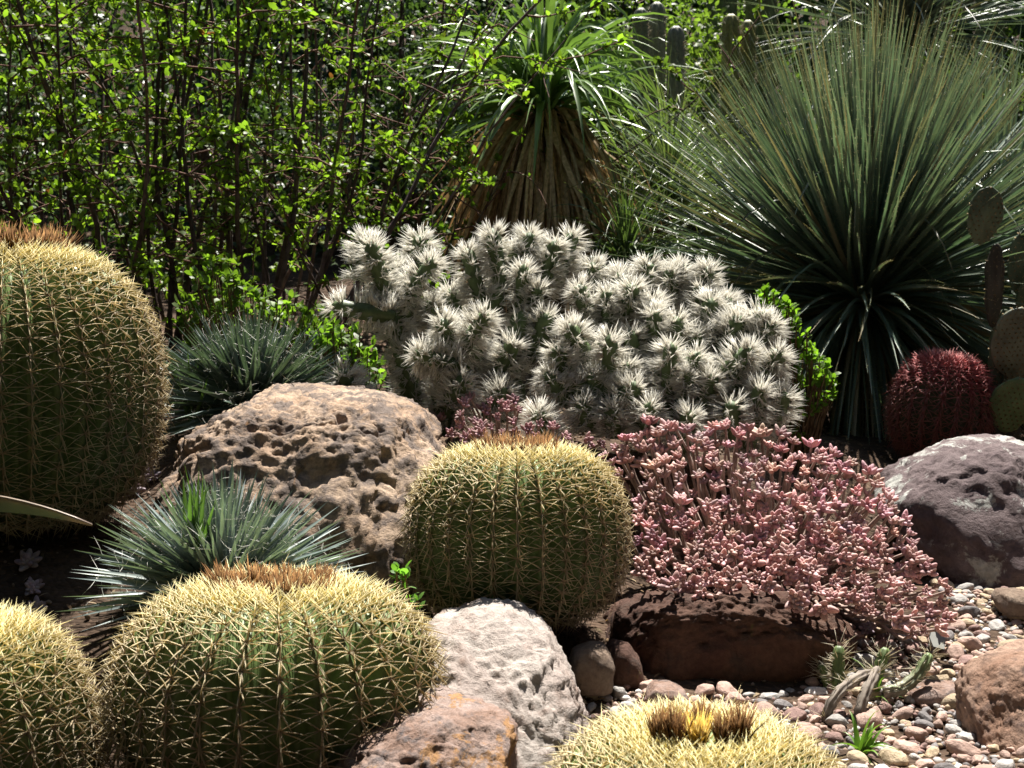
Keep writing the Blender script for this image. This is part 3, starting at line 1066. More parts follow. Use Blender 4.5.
# ------------------------------------------------------------------ white cholla
def cholla_joint(root, p0, p1, r, rng, ns):
    ax = p1 - p0
    L = float(np.linalg.norm(ax))
    ax = ax / L
    o = bpy.data.objects.new('segment', None)
    # core: a knobbly capsule
    K, S = 14, 10
    a, b = frame(ax[None])
    a, b = a[0], b[0]
    vs, cs = [], []
    for i in range(K + 1):
        s = i / K
        cap = math.sqrt(max(0.0, 1 - max(0, (s - .8) / .2) ** 2)) * (.72 + .28 * math.sin(min(1, s / .35) * math.pi / 2))
        for k in range(S):
            t = 2 * math.pi * k / S
            kn = 1 + .13 * math.sin(t * 5 + s * 9) * math.sin(s * L / .018)
            rr = r * cap * kn + .0008
            vs.append(ax * L * s + (a * math.cos(t) + b * math.sin(t)) * rr)
            cs.append(np.array((.075, .11, .045)) * (.75 + .3 * s) * (1 + .15 * kn))
    f4 = [(i * S + k, i * S + (k + 1) % S, (i + 1) * S + (k + 1) % S, (i + 1) * S + k) for i in range(K) for k in range(S)]
    mb = MB()
    mb.add(np.array(vs), None, f4, np.array(cs))
    o = mb.build('segment', M_body, root)
    o.location = tuple(p0 - np.array(root.location))
    # spines in areole bunches
    na = max(6, ns // 9)
    s = rng.uniform(.0, .97, na)
    t = rng.uniform(0, 2 * math.pi, na)
    s = np.repeat(s, 9)
    t = np.repeat(t, 9)
    n = len(s)
    rad_ = a * np.cos(t)[:, None] + b * np.sin(t)[:, None]
    s = np.where(rng.uniform(0, 1, n) < .04, rng.uniform(.88, 1, n), s)
    tipk = np.clip((s - .75) / .25, 0, 1)[:, None]
    capr = np.sqrt(np.clip(1 - tipk ** 2, 0, 1))
    bs = ax * (L * s)[:, None] + rad_ * r * capr
    d = nrm(rad_ * (1 - .6 * tipk) + ax * (.10 + .6 * tipk) + rng.normal(0, .2, (n, 3)))
    w = rng.uniform(.82, 1.05, (n, 1))
    mb = MB()
    spines(mb, bs, d, rng.uniform(.032, .060, n) * (1 - .25 * tipk[:, 0]), .0020, rng.normal(0, .06, (n, 3)), np.array((.84, .81, .73)) * w, np.array((.96, .95, .91)) * w)
    sp = mb.build('spines', M_white, o)


def cholla(label, joints, trunks, root_px, seed, fill=0, group='white spined chollas'):
    rng = np.random.default_rng(seed)
    b = P(*root_px)
    root = thing('cholla_cactus', b, label, 'cactus', group)
    for (x0, y0, x1, y1, D, r) in trunks:
        cholla_joint(root, P(x0, y0, D), P(x1, y1, D - .03), r, rng, int(300 * max(1, abs(y1 - y0) / 60)))
    for (xt, yt, xb, yb, D) in joints:
        tilt = rng.uniform(-.02, .012)
        r = .0215 * rng.uniform(.9, 1.1)
        p1, p0 = P(xt, yt, D + tilt), P(xb, yb, D)
        p0 = p1 + (p0 - p1) * 1.3
        if np.linalg.norm(p1 - p0) < .085:
            p0 = p0 + np.array((rng.normal(0, .008), .012, -.05))
        cholla_joint(root, p0, p1, r, rng, 720)


JL = [  # tip x, y, base x, y, distance
    (370, 240, 384, 288, 3.95), (366, 236, 362, 270, 4.05), (420, 235, 418, 268, 4.1), (437, 258, 408, 292, 3.97), (382, 288, 399, 342, 3.95), (330, 306, 380, 314, 3.9),
    (428, 300, 436, 325, 4.0), (440, 318, 452, 350, 3.82), (488, 312, 464, 348, 3.82), (412, 353, 450, 364, 3.78), (492, 228, 500, 284, 4.05), (466, 248, 478, 290, 4.02),
    (530, 232, 526, 262, 4.12), (556, 240, 545, 282, 4.08), (574, 232, 562, 270, 4.14), (524, 264, 522, 318, 4.02), (512, 246, 518, 280, 4.1),
    (401, 342, 418, 406, 3.92), (338, 370, 356, 380, 3.8), (468, 376, 452, 400, 3.75), (515, 340, 500, 372, 3.88), (540, 285, 528, 320, 4.0),
    (505, 385, 490, 410, 3.8), (395, 262, 398, 300, 4.05), (450, 288, 456, 318, 4.05), (478, 345, 470, 380, 3.9), (548, 312, 536, 350, 3.95), (436, 388, 446, 425, 3.8)]
TL = [(446, 425, 446, 352, 3.84, .032), (420, 430, 400, 345, 3.95, .03), (500, 420, 522, 310, 3.98, .032), (455, 420, 500, 285, 4.05, .03), (400, 350, 384, 286, 3.97, .026), (395, 345, 412, 290, 4.0, .024), (520, 400, 500, 350, 3.92, .026)]
JR = [
    (577, 284, 590, 316, 4.0), (566, 323, 590, 364, 3.85), (556, 346, 564, 372, 3.82), (607, 290, 608, 318, 3.97), (634, 284, 626, 308, 3.98), (610, 334, 609, 382, 3.8), (640, 384, 618, 400, 3.75),
    (648, 262, 648, 288, 4.1), (652, 298, 654, 322, 3.98), (670, 268, 672, 300, 4.08), (684, 264, 674, 292, 4.1), (708, 266, 706, 296, 4.1), (712, 298, 706, 330, 3.98), (655, 310, 653, 330, 3.92),
    (676, 316, 676, 338, 3.92), (698, 330, 692, 350, 3.92), (718, 318, 714, 342, 3.95), (742, 316, 724, 342, 3.92), (764, 310, 748, 336, 3.95), (776, 322, 756, 344, 3.92),
    (671, 342, 668, 386, 3.78), (700, 352, 684, 368, 3.82), (754, 348, 720, 378, 3.82), (782, 350, 766, 372, 3.85), (731, 400, 733, 418, 3.7), (762, 384, 755, 405, 3.74), (786, 392, 772, 410, 3.78),
    (620, 272, 618, 300, 4.08), (592, 262, 596, 292, 4.1), (590, 300, 600, 330, 4.0), (630, 330, 634, 362, 3.9), (590, 372, 606, 388, 3.78), (545, 372, 562, 384, 3.78), (536, 410, 544, 424, 3.7),
    (700, 285, 696, 312, 4.05), (728, 296, 722, 322, 4.05), (690, 372, 682, 398, 3.78), (714, 372, 702, 400, 3.78), (740, 362, 732, 388, 3.82), (655, 360, 660, 384, 3.84), (628, 362, 622, 386, 3.82),
    (750, 330, 740, 356, 3.95), (772, 362, 758, 388, 3.86), (650, 402, 650, 424, 3.7), (690, 410, 688, 430, 3.7), (580, 400, 590, 424, 3.74), (612, 404, 612, 430, 3.72), (760, 412, 750, 432, 3.74)]
TR = [(612, 436, 612, 380, 3.84, .03), (680, 440, 668, 372, 3.86, .03), (640, 440, 640, 330, 3.98, .032), (720, 440, 715, 350, 3.98, .03), (580, 430, 600, 330, 3.98, .03), (750, 436, 735, 370, 3.9, .028), (660, 430, 690, 300, 4.1, .03), (562, 385, 612, 392, 3.8, .024)]
cholla('left white spined cholla, taller and open, behind the tan boulder', JL, TL, (455, 440, 3.95), 601)
cholla('right white spined cholla, a dense mound behind the pink succulent', JR, TR, (655, 450, 3.92), 602)


# ------------------------------------------------------------------ prickly pear at the right edge
def prickly_pear():
    b = P(1015, 455, 4.62)
    root = thing('prickly_pear', b, 'prickly pear with flat round pads at the right edge', 'cactus')
    pads = [(985, 216, 17.5, 29, 4.6, .10, 0.15), (994, 285, 9, 42, 4.62, .0, 0), (1020, 262, 11, 32, 4.7, .1, 0), (1016, 345, 24, 40, 4.5, -.1, .25), (1001, 350, 12, 42, 4.62, .1, -.1),
            (1012, 405, 22, 30, 4.4, .12, .3), (998, 395, 10, 34, 4.55, 0, .05), (1040, 300, 24, 36, 4.65, .2, .2), (1045, 400, 26, 40, 4.55, -.2, .1), (1004, 440, 16, 26, 4.6, 0, 0)]
    rng = np.random.default_rng(7)
    for k, (px, py, hw, hh, D, roll, lean) in enumerate(pads):
        c = P(px, py, D) - b
        m = mpp(py, D)
        v, f = ico(4)
        w, h = hw * m, hh * m
        p = v * np.array((w, .013 if k not in (1,) else .02, h))
        p[:, 0] *= 1 + .16 * v[:, 2]
        p[:, 1] *= (1 + .25 * (1 - np.abs(v[:, 2])))
        p = p + v * (fbm(v * 2.2, 2, k)[:, None] * .006)
        cr, sr_ = math.cos(roll), math.sin(roll)
        Rm = np.array(((cr, 0, sr_), (0, 1, 0), (-sr_, 0, cr))) @ np.array(((1, 0, 0), (0, math.cos(lean), -math.sin(lean)), (0, math.sin(lean), math.cos(lean))))
        col = [(.10, .13, .085), (.065, .055, .045), (.09, .115, .075), (.16, .175, .13), (.10, .13, .075), (.15, .21, .09), (.10, .13, .08), (.1, .13, .08), (.1, .14, .08), (.08, .08, .06)][k]
        mb = MB()
        mb.add(p @ Rm.T, f, None, np.array(col))
        o = mb.build('pad', M_pad, root)
        o.location = tuple(c)
        # areoles: dark dots with short bristles on both faces, on a diamond grid
        bs, dn = [], []
        st = .017
        nx, nz = int(w / st) + 1, int(h / st) + 1
        for i in range(-nx, nx + 1):
            for j in range(-nz, nz + 1):
                x = (i + .5 * (j & 1)) * st
                z = j * st * .9
                q = (x / (w * (1 + .16 * z / h))) ** 2 + (z / h) ** 2
                if q > .96:
                    continue
                for sg in (-1, 1):
                    y = sg * .013 * (1 + .25 * (1 - abs(z / h))) * math.sqrt(1 - q)
                    bs.append((x, y, z))
                    dn.append((x / w * .5, sg, z / h * .5))
        if not bs:
            continue
        bs, dn = np.repeat(np.array(bs), 5, 0), nrm(np.repeat(np.array(dn), 5, 0))
        n = len(bs)
        mb = MB()
        d = nrm(dn + rng.normal(0, .5, (n, 3)))
        spines(mb, bs @ Rm.T, d @ Rm.T, rng.uniform(.004, .010, n), .0024, None, (.12, .075, .04), (.40, .32, .2))
        mb.build('bristles', M_dry, o)


prickly_pear()


# ------------------------------------------------------------------ sotols, grass trees and other strap-leaved plants
def sotol(label, px, py, D, L, n, seed, c0=(.095, .15, .12), c1=(.22, .26, .20), lo=-58, hi=88, teeth=True, width=.0205, tips=True, brown_tip=True, name='sotol', trunk=.13, power=.62, spread=(1, 1, 1)):
    rng = np.random.default_rng(seed)
    b = P(px, py, D)
    gz = float(H(b[0], b[1])[0])
    root = thing(name, (b[0], b[1], gz), label, 'sotol', 'sotols')
    up = np.array((0, 0, b[2] - gz))
    mb = MB()
    tube(mb, [np.array((0, 0, -.05)), up * .5, up, up + (0, 0, .08)], [trunk * .6, trunk * .55, trunk * .5, trunk * .25], 12, (.09, .065, .045))
    mb.build('trunk', M_bark, root)
    d, el, az = cone_dirs(rng, n, lo, hi, power)
    d = nrm(d * np.array(spread))
    bs = up + d * rng.uniform(.03, .08, (n, 1)) + rng.normal(0, .012, (n, 3))
    Ls = L * rng.uniform(.82, 1.06, n)
    low = np.clip((np.radians(25) - el) / np.radians(60), 0, 1)
    Ls = Ls * (1 - .25 * low) * (1 + .06 * np.cos(el) * (el > 0))
    ca = np.array(c0) * rng.uniform(.7, 1.25, (n, 1)) + np.array((.02, .0, -.01)) * rng.uniform(0, 1, (n, 1))
    cb = np.array(c1) * rng.uniform(.7, 1.3, (n, 1))
    dead = (rng.uniform(0, 1, n) < .05 + .5 * low ** 2)[:, None]
    ca = np.where(dead, np.array((.24, .19, .12)) * rng.uniform(.5, 1.2, (n, 1)), ca)
    if brown_tip:
        br = (rng.uniform(0, 1, n) < .28)[:, None]
        cb = np.where(br, np.array((.30, .22, .13)) * rng.uniform(.6, 1.2, (n, 1)), cb)
    mb = MB()
    prof = lambda s: (1.25 - .45 * s / .12 if s < .12 else .8 * (1 - ((s - .12) / .88) ** 1.8) + .06)
    pts, sd = blades(mb, bs, d, Ls, width * rng.uniform(.8, 1.2, n), .08 + 1.5 * low * rng.uniform(.5, 1.4, n), rng, K=8, prof=prof, fold=.3, c0=ca, c1=cb, cpow=5.0, roll=.6, kink=rng.normal(0, .08, (n, 3)) + (rng.uniform(0, 1, (n, 1)) < .06) * np.array((0, 0, -1.3)))
    mb.build('leaves', M_sotol, root)
    if teeth:
        mb = MB()
        tb, td = [], []
        for k in range(1, 8):
            for f in (0, .33, .66):
                pk = pts[:, k] * (1 - f) + pts[:, min(8, k + 1)] * f
                for sg in (-1, 1):
                    tb.append(pk + sg * sd[k][0] * sd[k][1])
                    td.append(nrm(sg * sd[k][0] + d * .5))
        tb, td = np.concatenate(tb), np.concatenate(td)
        m = len(tb)
        spines(mb, tb, td, .0045 * rng.uniform(.6, 1.2, m), .0011, None, (.36, .34, .18), (.42, .38, .18), sides=3)
        mb.build('leaf_teeth', M_spine, root)
    return root


sotol('large green sotol with stiff toothed leaves, above the red barrel cactus', 862, 305, 5.5, 1.08, 1750, 701)
sotol('second sotol behind the prickly pear, only its upper leaves showing past the large one', 985, 285, 6.3, 1.0, 900, 703, teeth=False)
sotol('farther grey sotol showing above the large green one at the top edge', 900, 40, 8.2, 1.0, 500, 702, c0=(.13, .17, .14), c1=(.20, .23, .19), teeth=False, brown_tip=False, lo=-20)


def strap_plant(name, label, cat, px, py, D, L, n, seed, width, c0, c1, lo, hi, droop, skirt=0, skirtL=.7, trunk=.07, power=1.0, pw=1.3, group=None):
    rng = np.random.default_rng(seed)
    b = P(px, py, D)
    gz = float(H(b[0], b[1])[0])
    root = thing(name, (b[0], b[1], gz), label, cat, group)
    up = np.array((0, 0, b[2] - gz))
    mb = MB()
    tube(mb, [np.array((0, 0, -.05)), up * .3, up * .7, up], [trunk * 1.3, trunk, trunk * .9, trunk * .8], 12, (.10, .07, .045))
    mb.build('trunk', M_bark, root)
    d, el, az = cone_dirs(rng, n, lo, hi, power)
    mb = MB()
    bs = up + d * .03 + np.stack((np.zeros(n), np.zeros(n), rng.uniform(-.08, .08, n)), 1)
    ca = np.array(c0) * rng.uniform(.7, 1.25, (n, 1))
    cb = np.array(c1) * rng.uniform(.75, 1.25, (n, 1))
    blades(mb, bs, d, L * rng.uniform(.7, 1.1, n), width * rng.uniform(.7, 1.2, n), droop * rng.uniform(.5, 1.4, n), rng, K=10, prof=lambda s: (1 - s ** 2.2) * (1 - .3 * s) + .03, fold=.2, c0=ca, c1=cb, roll=.5, pw=pw, kink=rng.normal(0, .12, (n, 3)))
    mb.build('leaves', M_blade, root)
    if skirt:
        d, el, az = cone_dirs(rng, skirt, -35, 28)
        mb = MB()
        bs = up + d * trunk + np.stack((np.zeros(skirt), np.zeros(skirt), rng.uniform(-.22, .02, skirt)), 1)
        cs = np.array((.42, .31, .20)) * rng.uniform(.5, 1.35, (skirt, 1)) + rng.uniform(-.02, .02, (skirt, 1)) * np.array((1, .6, .3))
        blades(mb, bs, d, skirtL * rng.uniform(.7, 1.15, skirt), width * rng.uniform(.4, .9, skirt), 5.0 * rng.uniform(.6, 1.4, skirt), rng, K=10, prof=lambda s: (1 - s ** 3) * (1 - .35 * s) + .03, fold=.15, c0=cs, c1=cs * 1.1, roll=1.1, pw=.8, kink=rng.normal(0, .55, (skirt, 3)))
        mb.build('dead_leaf_skirt', M_dry, root)
    return root


strap_plant('strap_leaf_palm', 'strap leaved plant with green fountain of leaves above a skirt of dead brown leaves', 'plant', 543, 112, 6.2, .78, 170, 711, .034, (.10, .175, .05), (.13, .20, .07), 8, 88, 1.6, skirt=620, skirtL=.74, trunk=.09, power=.8)
strap_plant('bear_grass', 'arching pale green grassy clump left of the large sotol', 'grass plant', 668, 215, 6.6, .72, 320, 712, .012, (.10, .15, .06), (.17, .21, .10), 15, 88, 1.1, trunk=.06)
strap_plant('bear_grass', 'darker grassy clump right behind the skirt of dead leaves', 'grass plant', 612, 130, 7.2, .6, 260, 713, .017, (.08, .15, .05), (.11, .18, .06), 10, 88, 1.5, trunk=.07)
strap_plant('bear_grass', 'fine dark grassy tuft low down left of the large sotol, touching the cholla', 'grass plant', 625, 268, 5.8, .5, 220, 714, .009, (.06, .10, .04), (.09, .13, .05), 10, 88, 1.1, trunk=.04)


# ------------------------------------------------------------------ columnar cacti far back
def column(label, px, ybot, ytop, D, rpx, seed, c=(.17, .18, .13), lean=0.0, woolly=True):
    b = P(px, ybot, D)
    g = float(H(b[0], b[1])[0])
    top = P(px + lean, ytop, D)
    root = thing('columnar_cactus', (b[0], b[1], g), label, 'cactus', 'columnar cacti at the back')
    m = mpp(ytop, D)
    r = rpx * m
    o = np.array((b[0], b[1], g))
    k = 14
    ss = np.concatenate((np.linspace(0, .955, 11), (.975, .99, 1)))[:, None]
    pts = np.array((0, 0, -.05)) * (1 - ss) + (top - o) * ss
    rr = np.full(k, r)
    rr[-3:] = r * np.array((.95, .76, .3))
    mb = MB()
    tube(mb, pts, rr, 64, np.array(c), True, ribs=8, ribd=.3)
    mb.build('stem', M_body, root)
    rng = np.random.default_rng(seed)
    H_ = float(np.linalg.norm(top - o))
    n = 8 * int(H_ / .035) * 5
    t = np.repeat(rng.integers(0, 8, n // 5), 5) * math.pi / 4
    s = np.repeat(rng.uniform(.05, .98, n // 5), 5)
    n = len(t)
    bs = (top - o) * s[:, None] + np.stack((np.cos(t), np.sin(t), 0 * t), 1) * r
    d = nrm(np.stack((np.cos(t), np.sin(t), 0 * t), 1) + rng.normal(0, .6, (n, 3)))
    mb = MB()
    spines(mb, bs, d, .022, .0012, None, (.30, .26, .20), (.42, .38, .30))
    mb.build('spines', M_spine, root)


for a in (('columnar cactus left of the far row, thinnest', 641, 150, 8, 7.0, 8, 1), ('columnar cactus, second from the left in the far row, grey', 657, 150, 2, 7.1, 9, 2), ('columnar cactus in the far row with a blunt grey top', 676, 140, 26, 6.95, 9, 3, (.16, .16, .13)),
          ('short columnar cactus with a yellowish top above the large sotol', 731, 120, 14, 7.2, 9, 4, (.20, .19, .07)), ('columnar cactus beside the short yellowish one, slightly lower', 748, 120, 20, 7.25, 8, 5, (.18, .18, .07)),
          ('thick green columnar cactus at the top edge right of the far row', 722, 110, -60, 9.4, 16, 6, (.12, .15, .06)), ('thick columnar cactus at the top edge above the two short yellowish ones', 762, 110, -60, 9.5, 16, 7, (.12, .15, .06)),
          ('thick columnar cactus at the top right corner', 992, 110, -60, 9.6, 15, 8, (.10, .12, .05))):
    column(*a[:6], seed=a[6], **({'c': a[7]} if len(a) > 7 else {}))


# ------------------------------------------------------------------ multi-stemmed shrubs on the left
def shrub(label, px, py, D, stems, seed, fan, height, leafc, nleaf, leafL=.031, lean=0.0, spread=.25, name='leafy_shrub', mat=None, stemr=.0085, group='leafy shrubs behind the barrel cactus', twig=10, stemc=(.075, .055, .05)):
    rng = np.random.default_rng(seed)
    b = P(px, py, D)
    b[2] = float(H(b[0], b[1])[0])
    root = thing(name, b, label, 'shrub', group)
    allpts, alldir = [], []
    for k in range(stems):
        u = (k + .5) / stems * 2 - 1 + rng.normal(0, .12)
        p = np.array((u * spread + rng.normal(0, .03), rng.normal(0, .22), -.05))
        d = nrm(np.array((u * fan + lean + rng.normal(0, .07), rng.normal(0, .12), 1.0)))
        h = height * rng.uniform(.8, 1.1)
        K = 16
        pts = [p.copy()]
        for i in range(K):
            d = nrm(d + rng.normal(0, .075, 3) + np.array((0, 0, .02)))
            p = p + d * h / K
            pts.append(p.copy())
        pts = np.array(pts)
        r0 = stemr * rng.uniform(.65, 1.3)
        mb = MB()
        tube(mb, pts, np.linspace(r0, r0 * .3, K + 1), 6, np.array(stemc) * rng.uniform(.7, 1.5))
        for q in range(twig):
            i = rng.integers(2, K)
            tp = pts[i] + (pts[i + 1] - pts[i]) * rng.uniform(0, 1)
            az = rng.uniform(0, 2 * math.pi)
            td = nrm(np.array((math.cos(az), math.sin(az), rng.uniform(.2, 1.1))))
            tl = rng.uniform(.15, .65)
            tpts = [tp]
            for j in range(5):
                td = nrm(td + rng.normal(0, .16, 3) - np.array((0, 0, .09 + .12 * (tl > .4))))
                tpts.append(tpts[-1] + td * tl / 5)
            tpts = np.array(tpts)
            tube(mb, tpts, np.linspace(.0042, .0016, 6), 4, np.array((.12, .07, .055)) * rng.uniform(.7, 1.5), cap=False)
            m = int(rng.integers(14, 30))
            s = rng.uniform(0, 4.99, m)
            i0 = s.astype(int)
            allpts.append(tpts[i0] + (tpts[i0 + 1] - tpts[i0]) * (s - i0)[:, None])
            alldir.append(np.repeat(nrm(td)[None], m, 0))
        mb.build('stem', M_bark, root)
        m = 18
        s = rng.uniform(3, K - .01, m)
        i0 = s.astype(int)
        allpts.append(pts[i0] + (pts[i0 + 1] - pts[i0]) * (s - i0)[:, None])
        alldir.append(np.repeat(d[None], m, 0))
    pp, dd = np.concatenate(allpts), np.concatenate(alldir)
    sel = np.repeat(rng.integers(0, len(pp), nleaf // 4), 4)      # leaves sit in small groups along the twigs
    nleaf = len(sel)
    pp, dd = pp[sel] + rng.normal(0, .005, (nleaf, 3)), dd[sel]
    dd = nrm(dd * .5 + rng.normal(0, .7, (nleaf, 3)) + np.array((0, 0, .25)))
    nh = nrm(rng.normal(0, .7, (nleaf, 3)) + np.array((0, 0, .8)))
    cs = np.array(leafc) * rng.uniform(.65, 1.4, (nleaf, 1)) + np.array((.03, .01, 0)) * (rng.uniform(0, 1, (nleaf, 1)) ** 3)
    red = (rng.uniform(0, 1, nleaf) < .008)[:, None]
    cs = np.where(red, np.array((.13, .05, .03)), cs)
    L = leafL * rng.uniform(.4, 1.35, nleaf)
    mb = MB()
    leaves(mb, pp, dd, nh, L, L * .55, cs)
    mb.build('foliage', mat or M_leaf, root)
    return root


G1 = (.11, .175, .03)
shrub('many stemmed leafy shrub at the far left, behind the crown of the largest barrel cactus', 20, 330, 5.2, 8, 801, .12, 2.0, G1, 5600, spread=.35, twig=13)
shrub('dark stemmed leafy shrub just right of the largest barrel cactus crown', 140, 335, 5.1, 9, 802, .15, 2.1, G1, 5600, spread=.22, twig=13, stemr=.010)
shrub('leafy shrub with upright dark stems in the middle of the shrub row', 225, 330, 5.3, 9, 803, .15, 2.1, G1, 5000, spread=.25, twig=12, stemr=.0095)
shrub('bare stemmed shrub leaning right, behind the left cholla', 300, 335, 5.4, 11, 804, .3, 2.0, G1, 3800, spread=.22, lean=.35, twig=10, stemc=(.11, .08, .08))
shrub('paler shrub behind the others at the upper left corner', 70, 330, 6.6, 9, 805, .3, 2.4, (.075, .115, .025), 4600, spread=.8, twig=12)
shrub('sparser shrub behind the others, above the spiky rosette', 260, 330, 6.8, 9, 806, .3, 2.4, (.065, .10, .025), 4400, spread=.8, twig=12)
shrub('low twiggy shrub with bright leaves left of the dead leaf skirt', 392, 330, 5.5, 8, 807, .5, .95, (.085, .14, .022), 1500, spread=.15, twig=7, stemr=.007, lean=.1)


def leaf_mound(name, label, poly, D, depth, n, seed, L, c, mat, cat='plant', wid=.62, group=None):
    """low bush: leaf whorls through a volume, on thin stems"""
    rng = np.random.default_rng(seed)
    poly = np.array(poly, float)
    lo, hi = poly.min(0), poly.max(0)
    b = P((lo[0] + hi[0]) / 2, hi[1], D)
    b[2] = float(H(b[0], b[1])[0])
    root = thing(name, b, label, cat, group)
    tops = []
    while len(tops) < n:
        q = rng.uniform(lo, hi, (400, 2))
        q = q[in_poly(q[:, 0], q[:, 1], poly)]
        for a in q:
            tops.append(P(a[0], a[1], D + rng.uniform(-depth, depth)) - b)
    tops = np.array(tops[:n])
    st = MB()
    pp, dd, nh = [], [], []
    for t in tops:
        r0 = np.array((t[0] * .5 + rng.normal(0, .02), t[1] * .5, -.02))
        tube(st, [r0, (r0 + t) / 2 + rng.normal(0, .01, 3), t], [.0035, .003, .002], 4, (.15, .10, .06), cap=False)
        m = int(rng.integers(5, 9))
        ax = nrm(t - r0 + rng.normal(0, .05, 3))
        v = nrm(rng.normal(0, 1, (m, 3)) + ax * .8)
        pp.append(t + v * .002 - ax * rng.uniform(0, L, (m, 1)))
        dd.append(v)
        nh.append(nrm(ax + rng.normal(0, .3, (m, 3))))
    st.build('stems', M_bark, root)
    pp, dd, nh = np.concatenate(pp), np.concatenate(dd), np.concatenate(nh)
    k = len(pp)
    mb = MB()
    ll = L * rng.uniform(.6, 1.2, k)
    leaves(mb, pp, dd, nh, ll, ll * wid, np.array(c) * rng.uniform(.65, 1.35, (k, 1)), curl=-.08)
    mb.build('leaves', mat, root)


leaf_mound('leafy_bush', 'low bright green bush behind the darker spiky rosette', [(175, 310), (195, 270), (225, 262), (250, 280), (300, 300), (330, 310), (330, 350), (250, 360), (180, 345)], 4.5, .15, 210, 901, .03, (.10, .16, .03), M_leaf)
leaf_mound('leafy_bush', 'bright green fleshy bush between the tan boulder and the left cholla', [(312, 330), (330, 318), (352, 322), (375, 340), (385, 380), (370, 400), (330, 385), (316, 360)], 4.15, .08, 90, 902, .034, (.10, .17, .03), M_leaf, wid=.5)
leaf_mound('jade_bush', 'green round leaved jade plant on the right side of the right cholla', [(742, 285), (768, 288), (800, 310), (812, 345), (838, 375), (836, 396), (812, 408), (800, 440), (785, 430), (792, 380), (775, 320)], 4.25, .06, 120, 903, .026, (.11, .19, .03), M_leaf, wid=.8)
leaf_mound('weed', 'small bright green weed at the left foot of the middle barrel cactus', [(388, 590), (398, 566), (412, 566), (424, 590), (422, 606), (398, 604)], 2.62, .03, 10, 904, .022, (.10, .20, .05), M_leaf, cat='weed')


# ------------------------------------------------------------------ bushes and hedge closing the back
def dark_bush(label, px, D, w, h, seed, c, n, L=.05, mat=None, zoff=0):
    rng = np.random.default_rng(seed)
    b = P(px, 200, D)
    b[2] = float(H(b[0], b[1])[0])
    root = thing('evergreen_bush', b, label, 'bush', 'evergreen bushes at the back')
    # clumps
    nc = 26
    cc = []
    for k in range(nc):
        a = rng.uniform(0, 2 * math.pi)
        q = math.sqrt(rng.uniform(0, 1))
        z = rng.uniform(.06, 1)
        cc.append((w * .5 * q * math.cos(a) * (1 - .45 * z ** 2), w * .4 * q * math.sin(a) * (1 - .45 * z ** 2), h * z * .92))
    cc = np.array(cc)
    cr = w * rng.uniform(.12, .24, nc)
    st = MB()
    for c_ in cc:
        r0 = np.array((rng.normal(0, .06), rng.normal(0, .06), -.05))
        tube(st, [r0, r0 * .5 + c_ * np.array((.3, .3, .5)), c_], [.02, .014, .005], 5, (.07, .05, .04), cap=False)
    st.build('branches', M_bark, root)
    i = rng.integers(0, nc, n)
    v = nrm(rng.normal(0, 1, (n, 3)))
    pp = cc[i] + v * (cr[i] * rng.uniform(.3, 1.08, n) ** .6)[:, None]
    pp[:, 2] = np.maximum(pp[:, 2], .01)
    d = nrm(rng.normal(0, .8, (n, 3)) + v * .6)
    nh = nrm(v * .8 + rng.normal(0, .6, (n, 3)) + np.array((0, 0, .5)))
    clump = rng.uniform(.7, 1.3, nc)[i][:, None]
    mb = MB()
    ll = L * rng.uniform(.6, 1.25, n)
    leaves(mb, pp, d, nh, ll, ll * .55, np.array(c) * clump * rng.uniform(.65, 1.35, (n, 1)))
    mb.build('foliage', mat or M_gloss, root)


dark_bush('glossy dark evergreen bush left of the strap leaved plant', 400, 8.3, 1.5, 2.1, 951, (.05, .08, .03), 7000, .042)
dark_bush('dark evergreen bush at the back behind the shrub row at left', 210, 9.2, 2.0, 2.4, 952, (.05, .085, .03), 6000, .05)
dark_bush('dark evergreen bush at the upper left corner behind the shrubs', 20, 9.0, 2.0, 2.3, 953, (.055, .09, .03), 6000, .05)
dark_bush('yellow green bush behind the strap leaved plant at the top', 600, 9.0, 1.6, 2.2, 954, (.09, .13, .035), 6000, .05, M_leaf)
dark_bush('green bush behind the far columnar cacti', 700, 10.4, 1.9, 2.3, 955, (.07, .11, .03), 5000, .05, M_leaf)
dark_bush('green bush at the top right behind the farther sotol', 960, 10.6, 2.4, 2.5, 956, (.075, .11, .03), 6500, .05, M_leaf)
dark_bush('dark bush behind the large sotol at the right edge', 1040, 8.0, 1.3, 1.3, 957, (.06, .085, .03), 4000, .045)
dark_bush('dark evergreen bush behind the strap leaved plant, low in the gap', 500, 8.0, 1.2, 1.5, 958, (.045, .075, .03), 4500, .042)


